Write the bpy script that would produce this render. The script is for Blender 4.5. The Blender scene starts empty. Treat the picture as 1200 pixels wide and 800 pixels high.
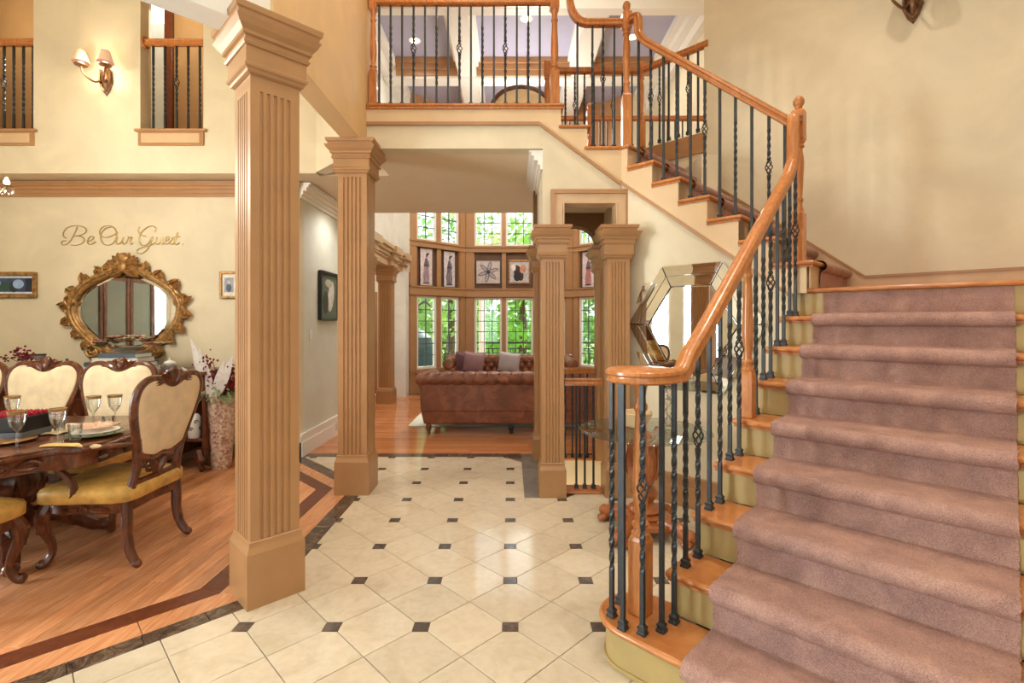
import bpy, bmesh, math, random
from math import pi, sin, cos, sqrt, radians
from mathutils import Vector, Matrix
random.seed(7)
C = bpy.context.scene.collection
scene = bpy.context.scene
# ------------------------------------------------------------------ camera, world, lights, exposure
H = 1.47
cam_d = bpy.data.cameras.new('camera'); cam_d.sensor_width = 36; cam_d.lens = 17.4
cam_d.shift_x = 2/1200; cam_d.shift_y = -22/1200; cam_d.clip_start = .05; cam_d.clip_end = 200
cam = bpy.data.objects.new('camera', cam_d); C.objects.link(cam)
cam.location = (0, 0, H); cam.rotation_euler = (pi/2, 0, 0)
scene.camera = cam
w = bpy.data.worlds.new('sky'); scene.world = w; w.use_nodes = True
wb = w.node_tree.nodes['Background']; wb.inputs[0].default_value = (.86, .94, 1, 1); wb.inputs[1].default_value = 2.6
scene.view_settings.view_transform = 'Standard'; scene.view_settings.look = 'None'
scene.view_settings.gamma = 1; scene.view_settings.exposure = 0.08
def lamp(kind, name, loc, energy, color=(1, 1, 1), rot=(0, 0, 0), **kw):
    d = bpy.data.lights.new(name, kind); d.energy = energy; d.color = color
    for k, v in kw.items(): setattr(d, k, v)
    o = bpy.data.objects.new(name, d); C.objects.link(o); o.location = loc; o.rotation_euler = rot
    return o
lamp('SUN', 'sun', (0, 20, 20), 9.0, (1, .95, .86), (radians(48), 0, radians(158)), angle=radians(3))
lamp('AREA', 'front_window_daylight', (0.1, -2.6, 3.0), 50, (.88, .94, 1), (radians(90), 0, 0), shape='RECTANGLE', size=3.1, size_y=4.6)
lamp('AREA', 'dining_window_daylight', (-6.8, 1.2, 1.6), 700, (.90, .96, 1), (radians(90), 0, radians(-90)), shape='RECTANGLE', size=1.9, size_y=2.2)
# ------------------------------------------------------------------ mesh helpers
SQ = sqrt(2)
def UV(u, v): return ((u+v)/SQ, (u-v)/SQ)
LOC = {}
class MB:
    def __init__(s): s.v = []; s.f = []
    def add(s, vs, fs):
        b = len(s.v); s.v += [tuple(p) for p in vs]; s.f += [tuple(b+i for i in q) for q in fs]; return s
    def bx(s, x0, x1, y0, y1, z0, z1):
        return s.add([(x0,y0,z0),(x1,y0,z0),(x1,y1,z0),(x0,y1,z0),(x0,y0,z1),(x1,y0,z1),(x1,y1,z1),(x0,y1,z1)],
                     [(3,2,1,0),(4,5,6,7),(0,1,5,4),(1,2,6,5),(2,3,7,6),(3,0,4,7)])
    def box(s, c, d, rz=0, m=None):
        hx, hy, hz = d[0]/2, d[1]/2, d[2]/2; vs = []
        M = m or Matrix.Rotation(rz, 4, 'Z')
        for x, y, z in [(-1,-1,-1),(1,-1,-1),(1,1,-1),(-1,1,-1),(-1,-1,1),(1,-1,1),(1,1,1),(-1,1,1)]:
            vs.append(Vector(c) + M @ Vector((x*hx, y*hy, z*hz)))
        return s.add(vs, [(3,2,1,0),(4,5,6,7),(0,1,5,4),(1,2,6,5),(2,3,7,6),(3,0,4,7)])
    def ext(s, a, b):                      # loop a to loop b with caps
        n = len(a)
        return s.add(list(a)+list(b), [tuple(range(n))[::-1], tuple(range(n, 2*n))] + [(i, (i+1) % n, n+(i+1) % n, n+i) for i in range(n)])
    def prism(s, poly, z0, z1): return s.ext([(x, y, z0) for x, y in poly], [(x, y, z1) for x, y in poly])
    def rings(s, rs, closed=True, cap=True):
        n = len(rs[0]); vs = [p for r in rs for p in r]; fs = []
        for i in range(len(rs)-1):
            for j in range(n if closed else n-1):
                k = (j+1) % n; fs.append((i*n+j, i*n+k, (i+1)*n+k, (i+1)*n+j))
        if cap and closed: fs += [tuple(range(n))[::-1], tuple(range((len(rs)-1)*n, len(rs)*n))]
        return s.add(vs, fs)
    def tube(s, path, rad, n=8, closed=False, flat=1):
        P = [Vector(p) for p in path]; m = len(P)
        R = rad if isinstance(rad, (list, tuple)) else [rad]*m
        t0 = (P[1]-P[0]).normalized(); ref = Vector((0, 0, 1)) if abs(t0.z) < .9 else Vector((1, 0, 0))
        a = t0.cross(ref).normalized(); rs = []
        for i in range(m):
            t = ((P[(i+1) % m]-P[i-1]) if closed else (P[min(i+1, m-1)]-P[max(i-1, 0)]))
            t = t.normalized() if t.length > 1e-9 else t0
            a = (a - t*a.dot(t)); a = a.normalized() if a.length > 1e-6 else t.orthogonal().normalized()
            b = t.cross(a)
            rs.append([P[i] + (a*cos(2*pi*j/n) + b*sin(2*pi*j/n)*flat)*R[i] for j in range(n)])
        if closed: return s.rings(rs+[rs[0]], cap=False)
        return s.rings(rs)
    def sweep(s, path, prof, side=None):    # profile (a, b): a sideways, b up; side vector stays level
        P = [Vector(p) for p in path]; m = len(P); rs = []; last = Vector((1, 0, 0))
        for i in range(m):
            t = (P[min(i+1, m-1)]-P[max(i-1, 0)]).normalized()
            sd = Vector(side) if side else Vector((t.y, -t.x, 0))
            if sd.length < .05: sd = last
            sd = sd.normalized(); last = sd; up = sd.cross(t).normalized()
            k = 1
            if 0 < i < m-1:
                t1 = (P[i]-P[i-1]).normalized(); t2 = (P[i+1]-P[i]).normalized(); c = max(.5, sqrt(max(0, (1+t1.dot(t2))/2))); k = 1/c
            pl = side is None and abs(t.z) < .9 and 0 < i < m-1 and abs((P[i]-P[i-1]).normalized().z-(P[i+1]-P[i]).normalized().z) < 1e-4
            rs.append([P[i] + sd*(a*(k if pl else 1)) + up*(b*(1 if pl else k)) for a, b in prof])
        return s.rings(rs)
    def lathe(s, prof, c=(0, 0, 0), n=16, sx=1, sy=1, rot=0):
        rs = [[(c[0]+r*cos(2*pi*j/n+rot)*sx, c[1]+r*sin(2*pi*j/n+rot)*sy, c[2]+z) for j in range(n)] for r, z in prof]
        return s.rings(rs)
    def sq(s, prof, c, rz=0):               # square sections (z, half width)
        return s.lathe([(hw*SQ, z) for z, hw in prof], c, 4, rot=rz+pi/4)
    def ball(s, c, r, n=10, m=6):
        rx, ry, rz = r if isinstance(r, (tuple, list)) else (r, r, r)
        rs = [[(c[0]+rx*sin(pi*i/m)*cos(2*pi*j/n), c[1]+ry*sin(pi*i/m)*sin(2*pi*j/n), c[2]-rz*cos(pi*i/m)) for j in range(n)] for i in range(1, m)]
        b = len(s.v); s.rings(rs, cap=False); k = len(s.v)
        s.v += [(c[0], c[1], c[2]-rz), (c[0], c[1], c[2]+rz)]
        s.f += [(k, b+(j+1) % n, b+j) for j in range(n)] + [(k+1, b+(m-2)*n+j, b+(m-2)*n+(j+1) % n) for j in range(n)]
        return s
    def torus(s, c, R, r, n=14, m=6, M=None):
        M = M or Matrix.Identity(3)
        pts = [Vector(c) + M @ Vector((R*cos(2*pi*i/n), R*sin(2*pi*i/n), 0)) for i in range(n)]
        return s.tube(pts, r, m, closed=True)
    def disc(s, c, poly, dom, mapf):        # domed pad: rings of an outline shrinking to its middle
        return s
    def move(s, f): s.v = [tuple(f(Vector(p))) for p in s.v]; return s
    def mesh(s, name, off=(0, 0, 0), smooth=True, ang=35):
        me = bpy.data.meshes.new(name)
        me.from_pydata([(x-off[0], y-off[1], z-off[2]) for x, y, z in s.v], [], s.f); me.update()
        bm = bmesh.new(); bm.from_mesh(me); bmesh.ops.remove_doubles(bm, verts=bm.verts, dist=1e-6)
        bmesh.ops.recalc_face_normals(bm, faces=bm.faces); bm.to_mesh(me); bm.free()
        if smooth:
            me.polygons.foreach_set('use_smooth', [True]*len(me.polygons)); me.set_sharp_from_angle(angle=radians(ang))
        return me
def link(name, me, mat, parent=None, loc=(0, 0, 0), rz=0, scale=None):
    o = bpy.data.objects.new(name, me); C.objects.link(o)
    if me is not None and mat and not me.materials: me.materials.append(mat)
    o.location = loc; o.rotation_euler = (0, 0, rz)
    if scale: o.scale = scale
    if parent: o.parent = parent
    return o
def part(name, mb, mat, parent, local=False, bev=0, smooth=True, ang=35, label=None):
    off = (0, 0, 0) if local else LOC.get(parent.name, (0, 0, 0))
    o = link(name, mb.mesh(name, off, smooth, ang), mat, parent); LOC[o.name] = off
    if bev: bevel(o, bev)
    if label: o['label'] = label
    return o
def stuff(o): o['kind'] = 'stuff'; return o
def bevel(o, wd, seg=2):
    m = o.modifiers.new('bevel', 'BEVEL'); m.width = wd; m.segments = seg; m.limit_method = 'ANGLE'; m.angle_limit = radians(40)
def tag(o, label, cat, group=None):
    o['label'] = label; o['category'] = cat
    if group: o['group'] = group
    return o
def thing(name, label, cat, loc=(0, 0, 0), rz=0, group=None):
    o = bpy.data.objects.new(name, None); C.objects.link(o); o.location = loc; o.rotation_euler = (0, 0, rz); o.empty_display_size = .1
    LOC[o.name] = tuple(loc); return tag(o, label, cat, group)
def single(name, mb, mat, label, cat, loc=(0, 0, 0), group=None, local=False, bev=0, smooth=True, ang=35):
    o = link(name, mb.mesh(name, (0, 0, 0) if local else loc, smooth, ang), mat, None, loc); LOC[o.name] = tuple(loc)
    if bev: bevel(o, bev)
    return tag(o, label, cat, group)
def struct(name, mb, mat, parent=None, bev=0, smooth=False, ang=35):
    o = link(name, mb.mesh(name, (0, 0, 0), smooth, ang), mat, parent); LOC[o.name] = (0, 0, 0); o['kind'] = 'structure'
    if bev: bevel(o, bev)
    return o
KIDS = {}
def copy_tree(o, loc=None, rz=None, label=None, group=None, parent=None):
    if not KIDS:
        for x in C.objects:
            if x.parent: KIDS.setdefault(x.parent.name, []).append(x)
    c = o.copy(); C.objects.link(c)
    if parent: c.parent = parent
    if loc is not None: c.location = loc
    if rz is not None: c.rotation_euler = (0, 0, rz)
    if label: c['label'] = label
    if group: c['group'] = group
    for ch in KIDS.get(o.name, []): copy_tree(ch, parent=c)
    return c
def cr(pts, k=6, closed=False):             # Catmull-Rom through the points
    P = [Vector(p) for p in pts]; n = len(P); out = []
    for i in range(n if closed else n-1):
        a, b, c, d = (P[(i-1) % n], P[i], P[(i+1) % n], P[(i+2) % n]) if closed else (P[max(i-1, 0)], P[i], P[i+1], P[min(i+2, n-1)])
        for j in range(k):
            t = j/k; out.append(.5*((2*b)+(c-a)*t+(2*a-5*b+4*c-d)*t*t+(3*b-a-3*c+d)*t**3))
    if not closed: out.append(P[-1])
    return out
# ------------------------------------------------------------------ materials
def lin(c): return tuple(((x/255+.055)/1.055)**2.4 if x > 10 else x/255/12.92 for x in c) + (1,)
class NT:
    def __init__(s, name):
        s.m = bpy.data.materials.new(name); s.m.use_nodes = True; s.t = s.m.node_tree; s.n = s.t.nodes; s.b = s.n['Principled BSDF']; s.l = s.t.links
    def node(s, k, **kw):
        n = s.n.new(k)
        for a, v in kw.items():
            if a in n.inputs: n.inputs[a].default_value = v
            else: setattr(n, a, v)
        return n
    def to(s, a, b): s.l.new(a, b)
    def coord(s, scale=(1, 1, 1), rnd=False, which='Object'):
        t = s.node('ShaderNodeTexCoord'); m = s.node('ShaderNodeMapping'); m.inputs['Scale'].default_value = scale
        src = t.outputs[which]
        if rnd:
            oi = s.node('ShaderNodeObjectInfo'); ml = s.node('ShaderNodeMath', operation='MULTIPLY'); ml.inputs[1].default_value = 37
            s.to(oi.outputs['Random'], ml.inputs[0]); ad = s.node('ShaderNodeVectorMath', operation='ADD')
            s.to(src, ad.inputs[0]); s.to(ml.outputs[0], ad.inputs[1]); src = ad.outputs[0]
        s.to(src, m.inputs['Vector']); return m.outputs[0]
    def noise(s, vec, scale, detail=4, rough=.55, dist=0):
        n = s.node('ShaderNodeTexNoise'); n.inputs['Scale'].default_value = scale; n.inputs['Detail'].default_value = detail
        n.inputs['Roughness'].default_value = rough; n.inputs['Distortion'].default_value = dist; s.to(vec, n.inputs['Vector']); return n.outputs['Fac']
    def ramp(s, fac, stops):
        r = s.node('ShaderNodeValToRGB'); e = r.color_ramp.elements
        while len(e) < len(stops): e.new(.5)
        for i, (p, c) in enumerate(stops): e[i].position = p; e[i].color = lin(c)
        s.to(fac, r.inputs[0]); return r.outputs[0]
    def mix(s, fac, a, b, mode='MIX'):
        m = s.node('ShaderNodeMix', data_type='RGBA', blend_type=mode)
        for src, i in ((fac, 0), (a, 6), (b, 7)):
            if isinstance(src, (int, float)): m.inputs[i].default_value = src
            elif isinstance(src, tuple): m.inputs[i].default_value = src
            else: s.to(src, m.inputs[i])
        return m.outputs[2]
    def bump(s, h, strength=.2, dist=.01):
        b = s.node('ShaderNodeBump'); b.inputs['Strength'].default_value = strength; b.inputs['Distance'].default_value = dist
        s.to(h, b.inputs['Height']); s.to(b.outputs[0], s.b.inputs['Normal'])
    def setp(s, **kw):
        for k, v in kw.items(): s.b.inputs[k.replace('_', ' ')].default_value = v
def plain(name, c, rough=.5, metal=0, var=0, vs=6, bump=0, bs=60, **kw):
    n = NT(name); n.setp(Roughness=rough, Metallic=metal, **kw); n.b.inputs['Base Color'].default_value = lin(c)
    if var:
        f = n.noise(n.coord(), vs, 5); n.to(n.ramp(f, [(.3, tuple(max(0, x*(1-var)) for x in c)), (.7, tuple(min(255, x*(1+var)) for x in c))]), n.b.inputs['Base Color'])
    if bump: n.bump(n.noise(n.coord(), bs, 3), bump, .004)
    return n.m
def wood(name, dark, light, rough=.35, scale=(14, 14, 1.6), rnd=True, tone=.14, coat=0.0, bump=.06):
    n = NT(name); n.setp(Roughness=rough, Coat_Weight=coat, Coat_Roughness=.15)
    f = n.noise(n.coord(scale, rnd), 2.6, 6, .62, .8); col = n.ramp(f, [(.3, dark), (.52, tuple((a+b)/2 for a, b in zip(dark, light))), (.72, light)])
    oi = n.node('ShaderNodeObjectInfo'); mr = n.node('ShaderNodeMapRange'); mr.inputs['To Min'].default_value = 1-tone; mr.inputs['To Max'].default_value = 1+tone*.6
    n.to(oi.outputs['Random'], mr.inputs[0]); cc = n.node('ShaderNodeCombineColor')
    for i in range(3): n.to(mr.outputs[0], cc.inputs[i])
    n.to(n.mix(1.0, col, cc.outputs[0], 'MULTIPLY'), n.b.inputs['Base Color']); n.bump(f, bump, .003); return n.m
def wall_paint(name, c, var=.05):
    n = NT(name); n.setp(Roughness=.62); f = n.noise(n.coord(), 1.7, 5, .6, .6)
    n.to(n.ramp(f, [(.3, tuple(x*(1-var) for x in c)), (.7, tuple(min(255, x*(1+var*.6)) for x in c))]), n.b.inputs['Base Color']); n.bump(n.noise(n.coord(), 90, 3), .05, .002); return n.m
M = {}
M['wall'] = wall_paint('cream_paint', (221, 208, 179))
M['wall_warm_lit'] = wall_paint('warm_lit_wall', (224, 190, 140))
M['wall_gray'] = wall_paint('pale_gray_paint', (214, 214, 200))
M['wall_white'] = wall_paint('white_paint', (235, 232, 222))
M['hall_tan'] = wall_paint('hall_tan_paint', (184, 150, 104))
M['ceil'] = wall_paint('ceiling_paint', (228, 212, 184), .02)
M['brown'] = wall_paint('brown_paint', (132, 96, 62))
M['soffit'] = wall_paint('soffit_paint', (232, 214, 186), .02)
M['panel'] = wall_paint('coffer_panel_paint', (176, 174, 196), .02)
M['trim'] = plain('tan_trim_paint', (173, 129, 87), .34, var=.03)
M['trim_pale'] = plain('pale_tan_trim_paint', (208, 176, 138), .36, var=.03)
M['trim_white'] = plain('white_trim_paint', (240, 236, 228), .4)
M['stringer'] = plain('stringer_paint', (217, 188, 148), .45, var=.03, vs=3)
M['riser'] = plain('olive_tan_paint', (176, 152, 98), .42, var=.04)
M['bay'] = plain('bay_tan_paint', (176, 132, 90), .4, var=.03)
M['bay_dark'] = plain('dark_brown_panel', (104, 70, 52), .5, var=.06)
M['oak'] = wood('honey_oak', (168, 98, 46), (210, 140, 78), .3, (16, 16, 2.2), coat=.25)
M['oak_x'] = wood('honey_oak_tread', (176, 104, 52), (218, 150, 90), .28, (3, 3, 20), coat=.25)
M['plank'] = wood('dining_plank', (198, 128, 84), (232, 176, 130), .22, (22, 2.0, 22), tone=.2, coat=.15)
M['inlay'] = wood('walnut_inlay', (88, 44, 26), (124, 66, 40), .28, (12, 12, 12), tone=.08)
M['mahog'] = wood('carved_mahogany', (66, 32, 18), (130, 72, 42), .26, (9, 9, 3), coat=.3, tone=.06)
M['table_wood'] = wood('carved_walnut', (140, 76, 38), (194, 114, 64), .3, (9, 9, 3), coat=.2, tone=.05)
M['iron'] = plain('black_iron', (54, 57, 59), .42, .35, var=.1, vs=40)
M['cream_fabric'] = plain('cream_upholstery', (230, 210, 174), .8, var=.05, vs=12, bump=.1, bs=300)
M['seat_cover'] = plain('gold_seat_cover', (206, 162, 84), .42, var=.14, vs=14, bump=.9, bs=16)
M['gold'] = plain('antique_gold', (154, 116, 68), .38, .45, var=.28, vs=26)
M['bronze'] = plain('bronze', (120, 88, 62), .38, .6, var=.2, vs=30)
M['mirror'] = plain('mirror_silver', (236, 238, 238), .015, 1)
M['black'] = plain('black_lacquer', (24, 22, 24), .3)
M['silver'] = plain('brushed_silver', (176, 178, 184), .3, .9)
M['white'] = plain('white_ceramic', (238, 236, 230), .25)
M['leather'] = None
def glassy(name, tint=(1, 1, 1, 1), gloss=.08, rough=.0):
    n = NT(name); n.n.remove(n.b); out = n.n['Material Output']; tr = n.node('ShaderNodeBsdfTransparent'); tr.inputs[0].default_value = tint
    gl = n.node('ShaderNodeBsdfGlossy'); gl.inputs['Roughness'].default_value = rough; fr = n.node('ShaderNodeLayerWeight'); fr.inputs[0].default_value = .35
    mr = n.node('ShaderNodeMapRange'); mr.inputs['To Min'].default_value = gloss; mr.inputs['To Max'].default_value = .75; n.to(fr.outputs['Fresnel'], mr.inputs[0])
    mx = n.node('ShaderNodeMixShader'); n.to(mr.outputs[0], mx.inputs[0]); n.to(tr.outputs[0], mx.inputs[1]); n.to(gl.outputs[0], mx.inputs[2]); n.to(mx.outputs[0], out.inputs[0]); return n.m
M['pane'] = glassy('window_glass', (.97, .99, .98, 1), .04)
M['glass'] = glassy('clear_glass', (.96, .98, .98, 1), .14)
M['table_glass'] = glassy('table_glass', (.89, .96, .93, 1), .10)
def emit(name, c, s):
    n = NT(name); n.b.inputs['Base Color'].default_value = lin(c); n.b.inputs['Emission Color'].default_value = lin(c); n.b.inputs['Emission Strength'].default_value = s; return n.m
M['bulb'] = emit('glowing_bulb', (255, 226, 180), 14)
M['shade'] = emit('lit_lamp_shade', (214, 178, 150), .35)
def tile_mat(name, base, vein, rough, rvar):
    n = NT(name); n.setp(Roughness=rough); v = n.coord((1, 1, 1), True); f = n.noise(v, 5, 6, .62, 1.3); g = n.noise(v, 26, 4)
    col = n.mix(.35, n.ramp(f, [(.3, vein), (.5, base), (.75, tuple(min(255, x*1.05) for x in base))]), n.ramp(g, [(.35, vein), (.6, base)]))
    oi = n.node('ShaderNodeObjectInfo'); mr = n.node('ShaderNodeMapRange'); mr.inputs['To Min'].default_value = 1-rvar; mr.inputs['To Max'].default_value = 1+rvar*.5
    n.to(oi.outputs['Random'], mr.inputs[0]); cc = n.node('ShaderNodeCombineColor')
    for i in range(3): n.to(mr.outputs[0], cc.inputs[i])
    n.to(n.mix(1.0, col, cc.outputs[0], 'MULTIPLY'), n.b.inputs['Base Color']); return n.m
M['tile'] = tile_mat('cream_marble_tile', (216, 203, 180), (200, 183, 154), .10, .07)
M['accent'] = tile_mat('dark_marble', (74, 66, 62), (128, 110, 96), .14, .25)
M['slate'] = tile_mat('reflection_grey_marble', (134, 130, 124), (104, 100, 96), .13, .1)
M['grout'] = plain('dark_grout', (104, 84, 66), .8)
def marble_dark():
    n = NT('emperador_marble'); n.setp(Roughness=.16); v = n.coord((1, 1, 1), True); f = n.noise(v, 9, 8, .7, 2.2); n.to(n.ramp(f, [(.32, (40, 32, 28)), (.5, (88, 70, 56)), (.62, (120, 100, 84)), (.8, (186, 168, 146))]), n.b.inputs['Base Color']); return n.m
M['emperador'] = marble_dark()
def carpet_mat():
    n = NT('mauve_carpet'); n.setp(Roughness=.95, Sheen_Weight=.12, Sheen_Roughness=.5); n.b.inputs['Sheen Tint'].default_value = lin((240, 200, 180))
    f = n.noise(n.coord(), 7, 6, .66, .5); g = n.noise(n.coord(), 210, 2)
    n.to(n.mix(.45, n.ramp(f, [(.28, (128, 94, 90)), (.5, (172, 130, 118)), (.72, (204, 162, 144))]), n.ramp(g, [(.3, (112, 82, 78)), (.7, (208, 170, 156))])), n.b.inputs['Base Color'])
    n.bump(g, .9, .006); return n.m
M['carpet'] = carpet_mat()
def leather():
    n = NT('brown_leather'); n.setp(Roughness=.36); f = n.noise(n.coord(), 5, 6, .65, .8)
    n.to(n.ramp(f, [(.28, (92, 52, 34)), (.5, (128, 76, 52)), (.72, (162, 106, 76))]), n.b.inputs['Base Color']); n.bump(n.noise(n.coord(), 70, 3), .12, .004); return n.m
M['leather'] = leather()
def island_planks():
    n = NT('great_room_planks'); n.setp(Roughness=.12); g = n.node('ShaderNodeNewGeometry'); f = n.noise(n.coord((2, 20, 20)), 2.4, 6, .6, .6)
    n.to(n.mix(.45, n.ramp(f, [(.3, (176, 104, 58)), (.7, (218, 150, 98))]), n.ramp(g.outputs['Random Per Island'], [(0, (164, 94, 52)), (1, (224, 156, 104))])), n.b.inputs['Base Color']); return n.m
M['planks2'] = island_planks()
# ------------------------------------------------------------------ floors
fl = MB()
for x0, x1, y0, y1 in [(-6.6, .38, -2.4, 11.3), (.38, 1.9, -2.4, 4.42), (1.9, 4.6, -2.4, 11.3), (.38, 1.9, 5.36, 11.3)]: fl.bx(x0, x1, y0, y1, -.25, -.010)
floor = struct('floor', fl, M['grout'])
def clip(poly, hp):                          # keep a*x+b*y <= c
    a, b, c = hp; out = []
    for i in range(len(poly)):
        p, q = poly[i], poly[(i+1) % len(poly)]; dp, dq = a*p[0]+b*p[1]-c, a*q[0]+b*q[1]-c
        if dp <= 0: out.append(p)
        if dp*dq < 0: t = dp/(dp-dq); out.append((p[0]+(q[0]-p[0])*t, p[1]+(q[1]-p[1])*t))
    return out
def area(p): return abs(sum(p[i][0]*p[(i+1) % len(p)][1]-p[(i+1) % len(p)][0]*p[i][1] for i in range(len(p))))/2
def slab_mesh(name, poly, ch=.0015, z0=-.0098, z1=0):
    cx, cy = sum(p[0] for p in poly)/len(poly), sum(p[1] for p in poly)/len(poly)
    def ins(d): return [(x-(x-cx)*d/max(.02, math.hypot(x-cx, y-cy)), y-(y-cy)*d/max(.02, math.hypot(x-cx, y-cy))) for x, y in poly]
    m = MB(); m.rings([[(x, y, z0) for x, y in poly], [(x, y, z1-ch) for x, y in poly], [(x, y, z1) for x, y in ins(ch*1.6)]])
    return m.mesh(name, (0, 0, 0), False)
S, TY = .431, 2.396
g = .0018; hd = .0375; h2 = S/2
full = {}
def tile_poly(kind):
    p = [(h2-g*1.41, 0), (0, h2-g*1.41), (-(h2-g*1.41), 0), (0, -(h2-g*1.41))]
    k = h2-hd-g
    if kind == 'h': p = clip(clip(p, (1, 0, k)), (-1, 0, k))
    if kind == 'v': p = clip(clip(p, (0, 1, k)), (0, -1, k))
    return p
for kd in 'hv': full[kd] = slab_mesh('tile', tile_poly(kd))
dotp = [(-hd, -hd), (hd, -hd), (hd, hd), (-hd, hd)]; dot_me = slab_mesh('accent_tile', dotp)
regions = [[(-1, 0, 1.289), (0, -1, -1.05), (1, 1, 5.34), (0, 1, 5.425)], [(1, 0, -1.29), (-1, 1, 3.918), (0, -1, -1.05)],
           [(1, 0, -1.29), (-1, -1, -3.172), (-1, 0, 2.29), (0, 1, 5.425)]]
def put_poly(name, poly, cx, cy, mat, shared):
    ys = [y+cy for x, y in poly]; xs = [x+cx for x, y in poly]
    regs = regions
    if max(ys) < 2.629 or all(x-y > -3.918 for x, y in zip(xs, ys)): regs = [regions[1][1:]+[(1, 1, 5.34), (0, 1, 5.425)]]
    elif min(ys) > 2.629 and max(ys) < 4.4: regs = [regions[0]]
    elif all(x > -1.29 for x in xs): regs = [regions[0]]
    for reg in regs:
        wp = [(x+cx, y+cy) for x, y in poly]; a0 = area(wp)
        for hp in reg: wp = clip(wp, hp) if wp else wp
        if len(wp) < 3 or area(wp) < 4e-4: continue
        # floor hidden below the flight of stairs, the marble strip and the stairwell needs no tile
        mx, my = sum(p[0] for p in wp)/len(wp), sum(p[1] for p in wp)/len(wp)
        if mx-my > -1.28 and mx+my > 2.75: continue
        if max(q[0] for q in wp) < .121 or max(q[1] for q in wp) < 4.156: bits = [wp]
        else: bits = [clip(wp, (1, 0, .12))] + ([clip(clip(wp, (-1, 0, -.1205)), (0, 1, 4.156))] if mx < .436 else [clip(clip(wp, (-1, 0, -.437)), (0, 1, 4.30))])
        for wp in bits:
            if len(wp) < 3 or area(wp) < 2e-4: continue
            if abs(area(wp)-a0) < 1e-6: link(name, shared, mat, floor, (cx, cy, 0))
            else: link(name, slab_mesh(name, [(x-cx, y-cy) for x, y in wp]), mat, floor, (cx, cy, 0))
for i in range(-8, 6):
    for j in range(-5, 9):
        x, y = i*S, TY+j*S
        put_poly('accent_tile', dotp, x, y, M['accent'], dot_me)
        put_poly('tile', tile_poly('h'), x+h2, y, M['tile'], full['h'])
        put_poly('tile', tile_poly('v'), x, y+h2, M['tile'], full['v'])
def piece(name, poly, mat, z1=0):
    cx, cy = sum(p[0] for p in poly)/len(poly), sum(p[1] for p in poly)/len(poly)
    return link(name, slab_mesh(name, [(x-cx, y-cy) for x, y in poly], z1=z1), mat, floor, (cx, cy, 0))
def strip(name, a, b, wd, mat, n, gap=.0015):  # a row of slabs from a to b, wd to the left of the way
    ax, ay = a; dx, dy = b[0]-ax, b[1]-ay; L = math.hypot(dx, dy); dx, dy = dx/L, dy/L; nx, ny = -dy, dx
    for k in range(n):
        s0, s1 = L*k/n+gap, L*(k+1)/n-gap
        piece(name, [(ax+dx*s0, ay+dy*s0), (ax+dx*s1, ay+dy*s1), (ax+dx*s1+nx*wd, ay+dy*s1+ny*wd), (ax+dx*s0+nx*wd, ay+dy*s0+ny*wd)], mat)
# dark marble border slabs, pale border board and walnut inlay round the dining room
def xy(s, d): return ((s+d)/2, (s-d)/2)       # from X+Y = s and X-Y = d
strip('border_slab', xy(-.9, -3.922), (-1.293, 2.629), .103, M['emperador'], 6)
strip('border_slab', (-1.293, 2.70), (-1.293, 4.40), .116, M['emperador'], 4)
strip('border_slab', (-1.41, 4.56), (-2.285, 5.435), .115, M['emperador'], 3)
strip('border_slab', (-1.28, 5.432), (.12, 5.432), -.0, M['emperador'], 1) if 0 else None
for x0 in (-2.28, -1.68, -1.08, -.48): piece('border_slab', [(x0, 5.43), (x0+.597, 5.43), (x0+.597, 5.565), (x0, 5.565)], M['emperador'])
for y0 in (4.16, 4.58, 5.0): piece('border_slab', [(.123, y0), (.378, y0), (.378, y0+.417), (.123, y0+.417)], M['slate'])  # their grey puts the floor's reflection into the slab colour
strip('border_board', xy(-1.2, -4.07), xy(.60, -4.07), .139, M['plank'], 2)
piece('border_board', [xy(.603, -4.07), (-1.411, 2.659), (-1.579, 2.689), xy(.603, -4.268)], M['plank'])
piece('border_board', [(-1.411, 2.661), (-1.411, 3.6), (-1.579, 3.6), (-1.579, 2.692)], M['plank'])
piece('border_board', [(-1.411, 3.602), (-1.411, 4.396), (-1.579, 4.399), (-1.579, 3.602)], M['plank'])
piece('border_board', [(-1.411, 4.398), (-2.285, 5.272), (-2.285, 5.107), (-1.58, 4.402)], M['plank'])
piece('inlay_board', [xy(-1.5, -4.27), (-1.5805, 2.69), (-1.705, 2.742), xy(-1.5, -4.447)], M['inlay'])
piece('inlay_board', [(-1.5805, 2.692), (-1.5805, 4.399), (-1.705, 4.361), (-1.705, 2.744)], M['inlay'])
piece('inlay_board', [(-1.5805, 4.401), (-2.285, 5.105), (-2.285, 4.942), (-1.705, 4.363)], M['inlay'])
piece('border_slab', [(-1.293, 4.402), (-1.293, 4.443), (-1.409, 4.559), (-1.409, 4.402)], M['emperador'])
pw = .084; rng = random.Random(3)
for i in range(57):
    x0 = -1.712-(i+1)*pw; y = 1.45-rng.random()*.9 if i < 22 else 1.9-rng.random()
    while y < 5.38:
        L = rng.uniform(.8, 1.9); pl = [(x0+.0006, y), (x0+pw-.0006, y), (x0+pw-.0006, min(5.38, y+L-.0012)), (x0+.0006, min(5.38, y+L-.0012))]
        for hp in [(1, -1, -4.452), (1, 1, 2.655)]: pl = clip(pl, hp) if pl else pl
        if len(pl) > 2 and area(pl) > .002 and max(p[0]/max(.3, p[1]) for p in pl) > -1.16: piece('floor_plank', pl, M['plank'])
        y += L
gp = MB()
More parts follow.
